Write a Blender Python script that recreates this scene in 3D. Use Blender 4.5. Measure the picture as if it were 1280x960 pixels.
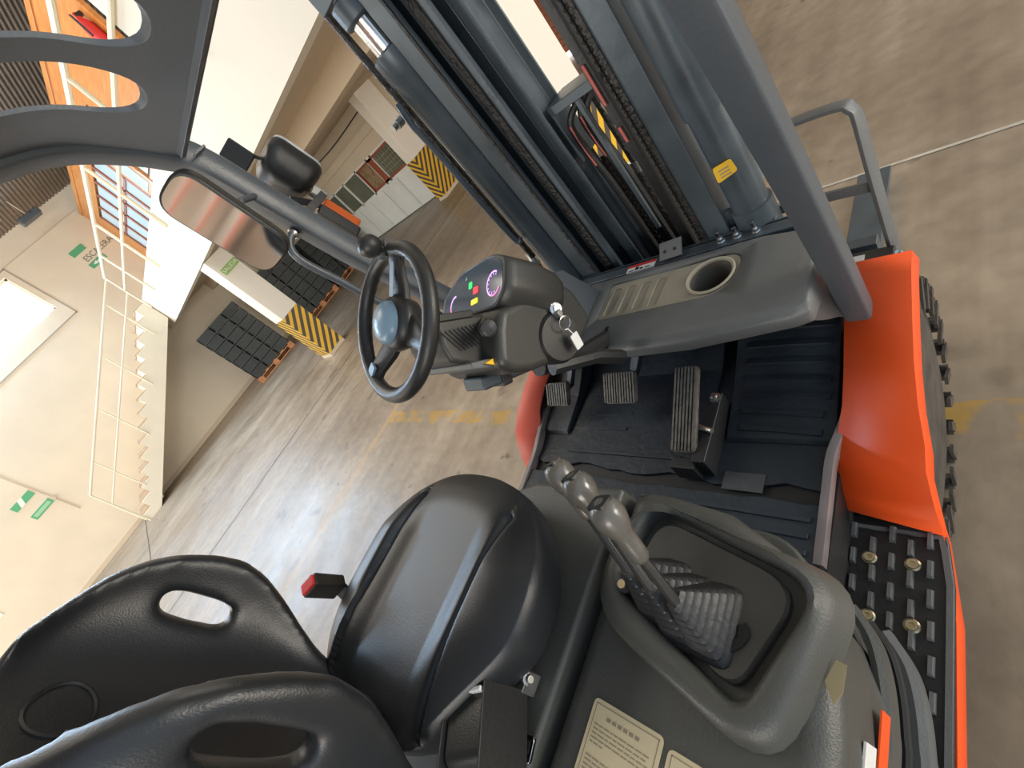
import bpy, bmesh, math, random
from mathutils import Vector, Matrix, noise

for o in list(bpy.data.objects):
    bpy.data.objects.remove(o)
S = bpy.context.scene
COL = S.collection

# ---------------------------------------------------------------- camera, world, lights, exposure
F_PX = 561.08
AX = Vector((0.64571673, 0.41043573, -0.64388851))     # image right
AY = Vector((-0.05377685, -0.8167147, -0.57453037))    # image down
AZ = Vector((-0.761681, 0.40561017, -0.50529441))      # view direction
cam = bpy.data.cameras.new('camera')
cam.sensor_width = 36
cam.lens = F_PX / 1280 * 36
cam.clip_start = 0.02
co = bpy.data.objects.new('camera', cam)
COL.objects.link(co)
m = Matrix((AX, -AY, -AZ)).transposed().to_4x4()
m.translation = Vector((0.72, 0, 1.60))
co.matrix_world = m
S.camera = co

W = bpy.data.worlds.new('sky')
S.world = W
W.use_nodes = True
bg = W.node_tree.nodes['Background']
bg.inputs[0].default_value = (0.66, 0.82, 1.0, 1)
bg.inputs[1].default_value = 0.85

def area(name, loc, target, sx, sy, power, color):
    l = bpy.data.lights.new(name, 'AREA')
    l.shape = 'RECTANGLE'; l.size = sx; l.size_y = sy
    l.energy = power; l.color = color
    o = bpy.data.objects.new(name, l)
    COL.objects.link(o)
    o.location = loc
    o.rotation_euler = (Vector(target) - Vector(loc)).to_track_quat('-Z', 'Y').to_euler()
    return o

area('window_daylight', (-13.1, -1.4, 4.5), (-3, -1, 0), 5.0, 0.95, 430, (0.50, 0.73, 1.0))
area('mezzanine_fill', (-8.5, -10.0, 2.6), (-9.5, 5.5, 1.9), 7.0, 4.5, 700, (1.0, 0.95, 0.86))  # added fill lamp for the dim space under the mezzanine
area('right_floor_fill', (6.0, 6.0, 4.0), (2.0, 2.2, 0), 5.0, 3.5, 170, (1.0, 0.93, 0.80))  # added warm fill to brighten the floor on the right
area('under_stair_fill', (8.5, 3.6, 2.0), (-13, 2.2, .8), 3.4, 3.0, 560, (1.0, 0.90, 0.76))  # added low fill aimed at the walls below mezzanine and stairs
area('left_wall_fill', (4.0, -9.0, 1.8), (-13.3, 0.8, 0.9), 6.0, 2.6, 520, (1.0, 0.95, 0.86))  # added fill from behind for the lower left wall, no bay there
area('overhead_fill', (-6.0, 0.5, 6.3), (-6, 0.5, 0), 5.0, 3.0, 260, (1.0, 0.93, 0.82))  # unseen overhead fill lamp; the roof above has no skylight opening

S.view_settings.view_transform = 'Standard'
S.view_settings.look = 'None'
S.view_settings.gamma = 1
S.view_settings.use_curve_mapping = False
S.view_settings.exposure = 0.0

# ---------------------------------------------------------------- materials
MATS = {}
def mat(name, col, rough=0.5, metal=0.0, bump=0.0, bscale=60, var=0.0, vscale=8, spec=0.5, coat=0.0, emit=0, detail=4):
    if name in MATS: return MATS[name]
    mt = bpy.data.materials.new(name); mt.use_nodes = True
    nt = mt.node_tree; b = nt.nodes['Principled BSDF']
    c = (*col, 1)
    b.inputs['Base Color'].default_value = c
    b.inputs['Roughness'].default_value = rough
    b.inputs['Metallic'].default_value = metal
    b.inputs['Specular IOR Level'].default_value = spec
    if coat:
        b.inputs['Coat Weight'].default_value = coat
        b.inputs['Coat Roughness'].default_value = 0.15
    if emit:
        b.inputs['Emission Color'].default_value = c
        b.inputs['Emission Strength'].default_value = emit
    tc = nt.nodes.new('ShaderNodeTexCoord')
    if var:
        n = nt.nodes.new('ShaderNodeTexNoise'); n.inputs['Scale'].default_value = vscale; n.inputs['Detail'].default_value = detail
        nt.links.new(tc.outputs['Object'], n.inputs['Vector'])
        r = nt.nodes.new('ShaderNodeMapRange')
        r.inputs[1].default_value = 0.3; r.inputs[2].default_value = 0.7
        r.inputs[3].default_value = 1 - var; r.inputs[4].default_value = 1 + var
        nt.links.new(n.outputs[0], r.inputs[0])
        mx = nt.nodes.new('ShaderNodeVectorMath'); mx.operation = 'SCALE'
        mx.inputs[0].default_value = col
        nt.links.new(r.outputs[0], mx.inputs['Scale'])
        nt.links.new(mx.outputs[0], b.inputs['Base Color'])
        rr = nt.nodes.new('ShaderNodeMapRange')
        rr.inputs[1].default_value = 0.3; rr.inputs[2].default_value = 0.7
        rr.inputs[3].default_value = max(0.05, rough - 0.1); rr.inputs[4].default_value = min(1, rough + 0.1)
        nt.links.new(n.outputs[0], rr.inputs[0]); nt.links.new(rr.outputs[0], b.inputs['Roughness'])
    if bump:
        n2 = nt.nodes.new('ShaderNodeTexNoise'); n2.inputs['Scale'].default_value = bscale; n2.inputs['Detail'].default_value = 5
        nt.links.new(tc.outputs['Object'], n2.inputs['Vector'])
        bp = nt.nodes.new('ShaderNodeBump'); bp.inputs['Strength'].default_value = bump; bp.inputs['Distance'].default_value = 0.01
        nt.links.new(n2.outputs[0], bp.inputs['Height'])
        nt.links.new(bp.outputs[0], b.inputs['Normal'])
    MATS[name] = mt
    return mt

def floor_material():
    mt = bpy.data.materials.new('polished_concrete'); mt.use_nodes = True
    nt = mt.node_tree; N = nt.nodes; L = nt.links; b = N['Principled BSDF']
    geo = N.new('ShaderNodeNewGeometry')
    def noise_(scale, detail=6, dist=0.0, vec=None):
        n = N.new('ShaderNodeTexNoise'); n.inputs['Scale'].default_value = scale
        n.inputs['Detail'].default_value = detail; n.inputs['Distortion'].default_value = dist
        L.new(vec or geo.outputs['Position'], n.inputs['Vector']); return n.outputs[0]
    def ramp(src, stops):
        r = N.new('ShaderNodeValToRGB'); L.new(src, r.inputs[0])
        e = r.color_ramp.elements
        e[0].position, e[0].color = stops[0][0], (*stops[0][1], 1)
        e[1].position, e[1].color = stops[1][0], (*stops[1][1], 1)
        for p, c in stops[2:]:
            x = e.new(p); x.color = (*c, 1)
        return r.outputs[0]
    def mix(fac, a, c, mode='MIX'):
        x = N.new('ShaderNodeMix'); x.data_type = 'RGBA'; x.blend_type = mode
        if isinstance(fac, float): x.inputs[0].default_value = fac
        else: L.new(fac, x.inputs[0])
        for s, v in ((6, a), (7, c)):
            if isinstance(v, tuple): x.inputs[s].default_value = (*v, 1)
            else: L.new(v, x.inputs[s])
        return x.outputs[2]
    def math_(op, a, c=None):
        x = N.new('ShaderNodeMath'); x.operation = op
        for i, v in enumerate((a, c)):
            if v is None: continue
            if isinstance(v, (int, float)): x.inputs[i].default_value = v
            else: L.new(v, x.inputs[i])
        return x.outputs[0]
    base = ramp(noise_(0.7, 8), [(0.32, (0.245, 0.190, 0.138)), (0.70, (0.42, 0.345, 0.258))])
    fine = ramp(noise_(9, 8), [(0.35, (0.86, 0.86, 0.86)), (0.65, (1.08, 1.08, 1.08))])
    c = mix(1.0, base, fine, 'MULTIPLY')
    sp = ramp(noise_(2.6, 3, 0.4), [(0.66, (0, 0, 0)), (0.74, (1, 1, 1))])
    bw = N.new('ShaderNodeRGBToBW'); L.new(sp, bw.inputs[0])
    c = mix(math_('MULTIPLY', bw.outputs[0], 0.55), c, (0.095, 0.07, 0.05))
    sp2 = ramp(noise_(6.0, 2, 0.1), [(0.72, (0, 0, 0)), (0.76, (1, 1, 1))])
    bw2 = N.new('ShaderNodeRGBToBW'); L.new(sp2, bw2.inputs[0])
    c = mix(math_('MULTIPLY', bw2.outputs[0], 0.6), c, (0.06, 0.045, 0.035))
    # worn yellow floor paint
    sep = N.new('ShaderNodeSeparateXYZ'); L.new(geo.outputs['Position'], sep.inputs[0])
    X, Y = sep.outputs[0], sep.outputs[1]
    worn = ramp(noise_(7, 6, 0.2), [(0.44, (0, 0, 0)), (0.54, (1, 1, 1))])
    bw3 = N.new('ShaderNodeRGBToBW'); L.new(worn, bw3.inputs[0])
    wob = math_('MULTIPLY', math_('SUBTRACT', noise_(5, 3), 0.5), 0.10)
    def band(v, c0, half):
        d = math_('ABSOLUTE', math_('ADD', math_('SUBTRACT', v, c0), wob))
        return math_('LESS_THAN', d, half)
    yl = math_('MULTIPLY', band(Y, 1.01, 0.055), math_('GREATER_THAN', X, -3.3))
    c = mix(math_('MULTIPLY', math_('MULTIPLY', yl, bw3.outputs[0]), 0.75), c, (0.52, 0.31, 0.055))
    yl2 = math_('MULTIPLY', band(X, -3.32, 0.035), math_('MULTIPLY', math_('LESS_THAN', Y, 3.5), math_('GREATER_THAN', Y, -6.0)))
    c = mix(math_('MULTIPLY', yl2, 0.42), c, (0.58, 0.36, 0.14))
    yl3 = band(X, -4.75, 0.03)
    c = mix(math_('MULTIPLY', yl3, 0.30), c, (0.50, 0.38, 0.26))
    # pale and dark wheel streaks along the aisle
    mp = N.new('ShaderNodeMapping'); mp.inputs['Scale'].default_value = (2.6, 0.12, 1)
    L.new(geo.outputs['Position'], mp.inputs[0])
    st = ramp(noise_(1.6, 5, 0.3, mp.outputs[0]), [(0.38, (0.80, 0.78, 0.76)), (0.62, (1.14, 1.13, 1.12))])
    c = mix(0.75, c, st, 'MULTIPLY')
    L.new(c, b.inputs['Base Color'])
    rr = ramp(noise_(1.4, 6), [(0.3, (0.30, 0.30, 0.30)), (0.7, (0.50, 0.50, 0.50))])
    L.new(rr, b.inputs['Roughness'])
    bp = N.new('ShaderNodeBump'); bp.inputs['Strength'].default_value = 0.25; bp.inputs['Distance'].default_value = 0.01
    L.new(noise_(14, 6), bp.inputs['Height']); L.new(bp.outputs[0], b.inputs['Normal'])
    return mt

def stripe_material():
    mt = bpy.data.materials.new('hazard_pillar_paint'); mt.use_nodes = True
    nt = mt.node_tree; N = nt.nodes; L = nt.links; b = N['Principled BSDF']
    geo = N.new('ShaderNodeTexCoord'); sep = N.new('ShaderNodeSeparateXYZ'); L.new(geo.outputs['Object'], sep.inputs[0])
    def math_(op, a, c=None):
        x = N.new('ShaderNodeMath'); x.operation = op
        for i, v in enumerate((a, c)):
            if v is None: continue
            if isinstance(v, (int, float)): x.inputs[i].default_value = v
            else: L.new(v, x.inputs[i])
        return x.outputs[0]
    t = math_('ADD', math_('SUBTRACT', sep.outputs[2], sep.outputs[1]), sep.outputs[0])
    fr = math_('FRACT', math_('MULTIPLY', t, 1 / 0.145))
    s = math_('LESS_THAN', fr, 0.5)
    x = N.new('ShaderNodeMix'); x.data_type = 'RGBA'; L.new(s, x.inputs[0])
    x.inputs[6].default_value = (0.075, 0.058, 0.045, 1); x.inputs[7].default_value = (0.80, 0.47, 0.03, 1)
    L.new(x.outputs[2], b.inputs['Base Color']); b.inputs['Roughness'].default_value = 0.5
    return mt

def wood_material(name, c0, c1, scale=3):
    mt = bpy.data.materials.new(name); mt.use_nodes = True
    nt = mt.node_tree; N = nt.nodes; L = nt.links; b = N['Principled BSDF']
    tc = N.new('ShaderNodeTexCoord'); mp = N.new('ShaderNodeMapping'); mp.inputs['Scale'].default_value = (1, 1, 12)
    L.new(tc.outputs['Object'], mp.inputs[0])
    n = N.new('ShaderNodeTexNoise'); n.inputs['Scale'].default_value = scale; n.inputs['Detail'].default_value = 6
    L.new(mp.outputs[0], n.inputs['Vector'])
    r = N.new('ShaderNodeValToRGB'); L.new(n.outputs[0], r.inputs[0])
    r.color_ramp.elements[0].position = .35; r.color_ramp.elements[1].position = .65
    r.color_ramp.elements[0].color = (*c0, 1); r.color_ramp.elements[1].color = (*c1, 1)
    L.new(r.outputs[0], b.inputs['Base Color']); b.inputs['Roughness'].default_value = 0.3
    return mt

M = dict(
    floor=floor_material(), stripe=stripe_material(),
    wall=mat('cream_plaster', (0.80, 0.70, 0.55), 0.8, bump=0.15, bscale=25, var=0.05, vscale=1.2),
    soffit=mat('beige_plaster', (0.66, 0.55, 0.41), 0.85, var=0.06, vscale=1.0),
    white=mat('white_plaster', (0.86, 0.81, 0.71), 0.75, bump=0.15, bscale=20, var=0.04, vscale=1.5),
    stairs=mat('painted_stair', (0.84, 0.78, 0.64), 0.6, var=0.03, vscale=3),
    riser=mat('stair_tread_tile', (0.50, 0.33, 0.20), 0.6, var=0.08, vscale=6),
    rail=mat('cream_railing_paint', (0.86, 0.80, 0.62), 0.4),
    roof=mat('corrugated_roof', (0.30, 0.245, 0.20), 0.6, var=0.12, vscale=2),
    wood=wood_material('varnished_plywood', (0.52, 0.20, 0.05), (0.66, 0.28, 0.08)),
    darkwood=mat('red_brown_wood', (0.30, 0.08, 0.04), 0.45, var=0.1),
    officeglass=mat('pale_office_glass', (0.50, 0.66, 0.70), 0.12, var=0.05, vscale=1),
    winglass=mat('dim_window_glass', (0.14, 0.15, 0.11), 0.15, var=0.15, vscale=2),
    gate=mat('white_gate_panel', (0.76, 0.77, 0.72), 0.55, var=0.04, vscale=2),
    rust=mat('rust_red_shutter', (0.34, 0.115, 0.055), 0.6, var=0.12, vscale=4),
    daylight=mat('bright_window_pane', (0.93, 0.97, 1.0), 0.3, emit=2.6),
    slit=mat('daylight_gap', (1.0, 0.93, 0.90), 0.3, emit=2.2),
    crate=mat('black_crate_plastic', (0.040, 0.047, 0.047), 0.5, bump=0.3, bscale=30, var=0.2, vscale=6),
    pallet=mat('orange_pallet_wood', (0.55, 0.25, 0.11), 0.7, bump=0.3, var=0.2, vscale=10),
    green=mat('green_sign', (0.10, 0.42, 0.20), 0.5),
    sgreen=mat('exit_sign_green', (0.30, 0.50, 0.12), 0.5),
    signwhite=mat('sign_white', (0.85, 0.88, 0.80), 0.5),
    signdark=mat('sign_dark_lettering', (0.12, 0.16, 0.11), 0.5),
    red=mat('sign_red', (0.65, 0.03, 0.03), 0.5),
    paint=mat('grey_truck_paint', (0.125, 0.130, 0.130), 0.42, bump=0.12, bscale=260, var=0.06, vscale=5),
    paintdark=mat('dark_grey_bonnet_paint', (0.075, 0.077, 0.070), 0.42, bump=0.15, bscale=350, var=0.07, vscale=4),
    guard=mat('charcoal_guard_paint', (0.085, 0.098, 0.112), 0.38, bump=0.08, bscale=200, var=0.05, vscale=6),
    mast=mat('blue_grey_mast_steel', (0.078, 0.098, 0.114), 0.35, metal=0.25, bump=0.05, bscale=60, var=0.18, vscale=9),
    grease=mat('greasy_black_steel', (0.030, 0.028, 0.026), 0.4, metal=0.3, bump=0.6, bscale=70, var=0.5, vscale=25),
    orange=mat('orange_truck_paint', (0.88, 0.095, 0.012), 0.5, var=0.03, vscale=3),
    redpaint=mat('faded_red_paint', (0.80, 0.14, 0.09), 0.5, var=0.05, vscale=5),
    mat_=mat('black_rubber_mat', (0.016, 0.024, 0.033), 0.6, bump=0.25, bscale=60, var=0.18, vscale=12),
    rubber=mat('black_rubber', (0.020, 0.020, 0.021), 0.45, bump=0.1, bscale=120),
    tyre=mat('dusty_tyre_rubber', (0.060, 0.050, 0.040), 0.85, bump=0.5, bscale=50, var=0.35, vscale=14),
    vinyl=mat('black_seat_vinyl', (0.018, 0.020, 0.023), 0.36, bump=0.10, bscale=420),
    plastic=mat('black_plastic', (0.024, 0.024, 0.023), 0.36, bump=0.10, bscale=500),
    bluehub=mat('blue_grey_hub_cap', (0.20, 0.31, 0.40), 0.3),
    pod=mat('dark_pod_plastic', (0.045, 0.044, 0.040), 0.36, bump=0.12, bscale=500),
    glassface=mat('instrument_face', (0.070, 0.095, 0.125), 0.12, coat=0.5),
    chrome=mat('bright_steel', (0.72, 0.72, 0.72), 0.16, metal=1.0),
    steel=mat('dull_steel', (0.42, 0.42, 0.40), 0.35, metal=0.9, var=0.1, vscale=30),
    brass=mat('yellow_zinc_bolt', (0.55, 0.47, 0.30), 0.35, metal=0.8, var=0.15, vscale=40),
    mirror=mat('mirror_glass', (0.82, 0.84, 0.84), 0.06, metal=1.0),
    pedalpad=mat('worn_pedal_rubber', (0.13, 0.120, 0.105), 0.5, metal=0.3, bump=0.3, bscale=120, var=0.35, vscale=40),
    sticker=mat('cream_sticker', (0.66, 0.56, 0.36), 0.5, var=0.05, vscale=15),
    ink=mat('grey_ink', (0.30, 0.25, 0.17), 0.6),
    black=mat('flat_black', (0.010, 0.010, 0.010), 0.6),
    yellow=mat('yellow_tag', (0.85, 0.50, 0.02), 0.5),
    whitelab=mat('white_label', (0.75, 0.75, 0.72), 0.5),
    amber=mat('amber_lens', (0.95, 0.16, 0.01), 0.5, coat=0.0),
    lens=mat('headlamp_lens', (0.7, 0.72, 0.72), 0.1, coat=0.6),
    cup=mat('worn_beige_tray', (0.32, 0.29, 0.225), 0.55, var=0.12, vscale=12),
    tan=mat('dusty_bracket', (0.36, 0.33, 0.22), 0.6, var=0.15, vscale=30),
    knob=mat('smoky_lever_knob', (0.115, 0.108, 0.095), 0.28, var=0.12, vscale=30, coat=0.3),
    g_green=mat('green_warning_lamp', (0.02, 0.75, 0.15), 0.4, emit=0.9),
    g_red=mat('red_warning_lamp', (0.95, 0.03, 0.05), 0.4, emit=0.9),
    g_yel=mat('yellow_warning_lamp', (0.95, 0.80, 0.02), 0.4, emit=0.9),
    g_vio=mat('violet_gauge_light', (0.75, 0.45, 1.0), 0.4, emit=1.0),
    g_pink=mat('pink_gauge_light', (0.95, 0.25, 0.60), 0.4, emit=0.9),
    hosered=mat('red_hose_print', (0.55, 0.13, 0.11), 0.5),
    webbing=mat('seat_belt_webbing', (0.030, 0.030, 0.034), 0.7, bump=0.2, bscale=300),
)

# ---------------------------------------------------------------- helpers
def obj(name, bm, mt, parent=None, smooth=True, ang=35, bevel=0.0, seg=2, sub=0):
    me = bpy.data.meshes.new(name)
    bmesh.ops.recalc_face_normals(bm, faces=bm.faces[:])
    bm.to_mesh(me); bm.free()
    me.materials.append(M[mt] if isinstance(mt, str) else mt)
    o = bpy.data.objects.new(name, me)
    COL.objects.link(o)
    if smooth:
        for p in me.polygons: p.use_smooth = True
        try: me.set_sharp_from_angle(angle=math.radians(ang))
        except Exception: pass
    if bevel:
        b = o.modifiers.new('bevel', 'BEVEL'); b.width = bevel; b.segments = seg; b.limit_method = 'ANGLE'; b.angle_limit = math.radians(30)
        b.harden_normals = True
    if sub:
        s = o.modifiers.new('sub', 'SUBSURF'); s.levels = sub; s.render_levels = sub
    if parent is not None: o.parent = parent
    return o

def thing(name, label, cat, loc=(0, 0, 0), group=None):
    o = bpy.data.objects.new(name, None); COL.objects.link(o)
    o.location = loc; o['label'] = label; o['category'] = cat
    o.empty_display_size = 0.1
    if group: o['group'] = group
    return o

def tag(o, label, cat, group=None):
    o['label'] = label; o['category'] = cat
    if group: o['group'] = group
    return o

def struct(o):
    o['kind'] = 'structure'; return o

def B(): return bmesh.new()

def box(bm, x0, x1, y0, y1, z0, z1, mtx=None):
    vs = [bm.verts.new(Vector(p) if mtx is None else mtx @ Vector(p)) for p in
          ((x0, y0, z0), (x1, y0, z0), (x1, y1, z0), (x0, y1, z0), (x0, y0, z1), (x1, y0, z1), (x1, y1, z1), (x0, y1, z1))]
    for f in ((3, 2, 1, 0), (4, 5, 6, 7), (0, 1, 5, 4), (1, 2, 6, 5), (2, 3, 7, 6), (3, 0, 4, 7)):
        bm.faces.new([vs[i] for i in f])
    return bm

def prism(bm, poly, axis, a, b, mtx=None):
    """poly: 2D points; axis 'x': poly is (y,z); 'y': (x,z); 'z': (x,y)."""
    def P(p, t):
        v = {'x': (t, p[0], p[1]), 'y': (p[0], t, p[1]), 'z': (p[0], p[1], t)}[axis]
        return Vector(v) if mtx is None else mtx @ Vector(v)
    A = [bm.verts.new(P(p, a)) for p in poly]; Bv = [bm.verts.new(P(p, b)) for p in poly]
    n = len(poly)
    bm.faces.new(A[::-1]); bm.faces.new(Bv)
    for i in range(n): bm.faces.new((A[i], A[(i + 1) % n], Bv[(i + 1) % n], Bv[i]))
    return bm

def frames(pts, closed=False):
    pts = [Vector(p) for p in pts]; n = len(pts); out = []; up = None
    for i in range(n):
        if closed: t = pts[(i + 1) % n] - pts[i - 1]
        else: t = pts[min(i + 1, n - 1)] - pts[max(i - 1, 0)]
        t.normalize()
        if up is None:
            up = Vector((0, 0, 1)) if abs(t.z) < 0.9 else Vector((0, 1, 0))
        u = (up - t * up.dot(t)).normalized(); v = t.cross(u); up = u
        out.append((pts[i], u, v))
    return out

def tube(bm, pts, r, n=12, closed=False, flat=None, up=None):
    """r: radius, list of radii; flat=(ru, rv) for an oval/rounded section; up fixes the section's first axis"""
    fr = frames(pts, closed); rings = []
    for i, (p, u, v) in enumerate(fr):
        if up is not None:
            t = v.cross(u) * -1; t = u.cross(v)
            u = (Vector(up) - t * Vector(up).dot(t)).normalized(); v = t.cross(u)
        rr = r[i] if isinstance(r, (list, tuple)) else r
        ring = []
        for k in range(n):
            a = 2 * math.pi * k / n
            ca, sa = math.cos(a), math.sin(a)
            if flat:
                e = 0.3
                ca2 = math.copysign(abs(ca) ** e, ca); sa2 = math.copysign(abs(sa) ** e, sa)
                ring.append(bm.verts.new(p + u * ca2 * flat[0] + v * sa2 * flat[1]))
            else: ring.append(bm.verts.new(p + u * ca * rr + v * sa * rr))
        rings.append(ring)
    m_ = len(rings)
    for i in range(m_ if closed else m_ - 1):
        A, C_ = rings[i], rings[(i + 1) % m_]
        for k in range(n): bm.faces.new((A[k], A[(k + 1) % n], C_[(k + 1) % n], C_[k]))
    if not closed:
        bm.faces.new(rings[0][::-1]); bm.faces.new(rings[-1])
    return bm

def lathe(bm, prof, c, axis, n=24, cap=True):
    """prof: (r, h) along axis from c"""
    ax = Vector(axis).normalized()
    u = ax.orthogonal().normalized(); v = ax.cross(u); c = Vector(c); rings = []
    for r, h in prof:
        rings.append([bm.verts.new(c + ax * h + (u * math.cos(2 * math.pi * k / n) + v * math.sin(2 * math.pi * k / n)) * max(r, 1e-4)) for k in range(n)])
    for A, C_ in zip(rings, rings[1:]):
        for k in range(n): bm.faces.new((A[k], A[(k + 1) % n], C_[(k + 1) % n], C_[k]))
    if cap:
        bm.faces.new(rings[0][::-1]); bm.faces.new(rings[-1])
    return bm

def spline(pts, n=8):
    """Catmull-Rom through pts"""
    P = [Vector(p) for p in pts]; P = [P[0] * 2 - P[1]] + P + [P[-1] * 2 - P[-2]]; out = []
    for i in range(1, len(P) - 2):
        for k in range(n):
            t = k / n
            a, b, c, d = P[i - 1:i + 3]
            out.append(0.5 * ((2 * b) + (c - a) * t + (2 * a - 5 * b + 4 * c - d) * t * t + (3 * b - a - 3 * c + d) * t ** 3))
    out.append(P[-2]); return out

def round_poly(pts, r, n=5):
    """rounded corners for a 2D polygon"""
    out = []; m_ = len(pts)
    for i in range(m_):
        p0, p1, p2 = Vector(pts[i - 1]), Vector(pts[i]), Vector(pts[(i + 1) % m_])
        a = (p0 - p1); b = (p2 - p1)
        rr = r[i] if isinstance(r, (list, tuple)) else r
        ra = min(rr, a.length * 0.48); rb = min(rr, b.length * 0.48)
        A = p1 + a.normalized() * ra; C_ = p1 + b.normalized() * rb
        for k in range(n + 1):
            t = k / n
            out.append(tuple((1 - t) ** 2 * A + 2 * t * (1 - t) * p1 + t * t * C_))
    return out

def bake(o, extra_remove=()):
    dg = bpy.context.evaluated_depsgraph_get(); dg.update()
    me = bpy.data.meshes.new_from_object(o.evaluated_get(dg))
    for p in me.polygons: p.use_smooth = True
    old = o.data; o.modifiers.clear(); o.data = me; me.name = o.name
    for e in extra_remove: bpy.data.objects.remove(e)
    return o

def soft(o, voxel, it=10, fac=0.5, cutters=()):
    for c in cutters:
        b = o.modifiers.new('cut', 'BOOLEAN'); b.object = c; b.operation = 'DIFFERENCE'; b.solver = 'EXACT'
    r = o.modifiers.new('remesh', 'REMESH'); r.mode = 'VOXEL'; r.voxel_size = voxel; r.use_smooth_shade = True
    s = o.modifiers.new('smooth', 'SMOOTH'); s.factor = fac; s.iterations = it
    return bake(o, cutters)

def cut(o, cutters):
    for c in cutters:
        b = o.modifiers.new('cut', 'BOOLEAN'); b.object = c; b.operation = 'DIFFERENCE'; b.solver = 'EXACT'
    bake(o, cutters)
    for p in o.data.polygons: p.use_smooth = True
    o.data.set_sharp_from_angle(angle=math.radians(35))
    return o

def text(name, body, size, mtx, mt, parent, depth=0.001):
    cu = bpy.data.curves.new(name, 'FONT'); cu.body = body; cu.size = size; cu.extrude = depth
    cu.align_x = 'CENTER'; cu.align_y = 'CENTER'
    t = bpy.data.objects.new(name, cu); COL.objects.link(t)
    dg = bpy.context.evaluated_depsgraph_get()
    me = bpy.data.meshes.new_from_object(t.evaluated_get(dg))
    bpy.data.objects.remove(t)
    me.transform(mtx); me.materials.clear(); me.materials.append(M[mt])
    o = bpy.data.objects.new(name, me); COL.objects.link(o)
    if parent is not None: o.parent = parent
    return o

def basis(origin, u, v):
    u = Vector(u).normalized(); v = Vector(v); v = (v - u * u.dot(v)).normalized(); w = u.cross(v)
    mm = Matrix((u, v, w)).transposed().to_4x4(); mm.translation = Vector(origin); return mm
#__BUILD__
# ================================================================ THE HALL
# floor
bm = B(); box(bm, -16, 14, -14, 14, -0.2, 0); struct(obj('floor', bm, 'floor', smooth=False))
# joints in the slab
def joint(p, q, w):
    bm = B(); p = Vector(p); q = Vector(q); d = (q - p).normalized(); n = Vector((-d.y, d.x, 0)) * w / 2
    N = 14; A = []; C_ = []
    for i in range(N + 1):
        c = p.lerp(q, i / N) + n * random.uniform(-1.2, 1.2)
        ww = random.uniform(.6, 1.3)
        A.append(bm.verts.new((c.x + n.x * ww, c.y + n.y * ww, 0.003))); C_.append(bm.verts.new((c.x - n.x * ww, c.y - n.y * ww, 0.003)))
    for i in range(N): bm.faces.new((A[i], C_[i], C_[i + 1], A[i + 1]))
    return bm
random.seed(4)
jm = mat('pale_joint_filler', (0.55, 0.50, 0.42), 0.6, var=0.2, vscale=12)
jd = mat('dark_joint', (0.10, 0.075, 0.055), 0.7)
for k, (p, q, w, mm) in enumerate([((-1.2, 2.40, 0), (13, 2.40, 0), 0.022, jm), ((-13.3, -1.85, 0), (-1.0, -1.85, 0), 0.02, jd), ((-6.0, -13, 0), (-6.0, 13, 0), 0.014, jd)]):
    struct(obj('trim_%d' % (k + 1), joint(p, q, w), mm, smooth=False))

WX = -13.3
# left wall with a window opening (x = WX)
bm = B()
wy0, wy1, wz0, wz1 = -4.2, 1.28, 4.05, 5.0
for (a, b, c, d) in ((-14, 12, -0.2, wz0), (-14, wy0, wz0, wz1), (wy1, 12, wz0, wz1), (-14, 12, wz1, 5.9)):
    box(bm, WX - 0.25, WX, a, b, c, d)
struct(obj('wall_left', bm, 'wall', smooth=False))
# window
bm = B()
for (a, b, c, d) in ((wy0, wy1, wz0, wz0 + .04), (wy0, wy1, wz1 - .04, wz1), (wy0, wy0 + .04, wz0, wz1), (wy1 - .04, wy1, wz0, wz1)):
    box(bm, WX - 0.16, WX - 0.10, a, b, c, d)
w1 = struct(obj('window_1', bm, 'white', smooth=False))
n = 5
for i in range(n):
    for j in range(2):
        a = wy0 + .04 + (wy1 - wy0 - .08) * i / n; b = wy0 + .04 + (wy1 - wy0 - .08) * (i + 1) / n
        c = wz0 + .04 + .435 * j; d = c + .435
        bm = B(); box(bm, WX - .14, WX - .13, a + .012, b - .012, c + .006, d - .006)
        o = obj('pane', bm, 'daylight', w1, smooth=False)
bm = B()
for i in range(1, n):
    y = wy0 + .04 + (wy1 - wy0 - .08) * i / n; box(bm, WX - .15, WX - .115, y - .014, y + .014, wz0 + .04, wz1 - .04)
box(bm, WX - .15, WX - .115, wy0, wy1, 4.515, 4.535)
obj('glazing_bar', bm, 'white', w1, smooth=False)
# thin raised strips in a shade tone, standing for the groove around the window
bm = B()
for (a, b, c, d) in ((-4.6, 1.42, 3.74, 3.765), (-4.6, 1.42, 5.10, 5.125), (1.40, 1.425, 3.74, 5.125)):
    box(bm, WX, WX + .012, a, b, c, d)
struct(obj('trim_4', bm, mat('groove_shade_tone', (0.42, 0.36, 0.30), .7), smooth=False))
bm = B(); box(bm, WX, WX + .012, 1.42, 3.3, 5.12, 5.14); box(bm, WX, WX + .012, -14, 12, 0, .10)
struct(obj('baseboard_left', bm, 'soffit', smooth=False))

# mezzanine fascia, slab and soffit
FY = 2.2
bm = B(); prism(bm, [(WX, 2.2), (3.2, 2.2), (3.2, 9.0), (-3.35, 9.0), (-3.35, 2.93), (WX, 2.93)], 'y', FY, FY + .14)
struct(obj('wall_front', bm, 'white', smooth=False))
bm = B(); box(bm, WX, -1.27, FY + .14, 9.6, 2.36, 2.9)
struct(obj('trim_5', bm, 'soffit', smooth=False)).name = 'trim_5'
for k, y in enumerate((3.6,)):
    bm = B(); box(bm, WX, -1.3, y, y + .35, 2.12, 2.36); struct(obj('trim_%d' % (6 + k), bm, 'soffit', smooth=False))

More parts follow.
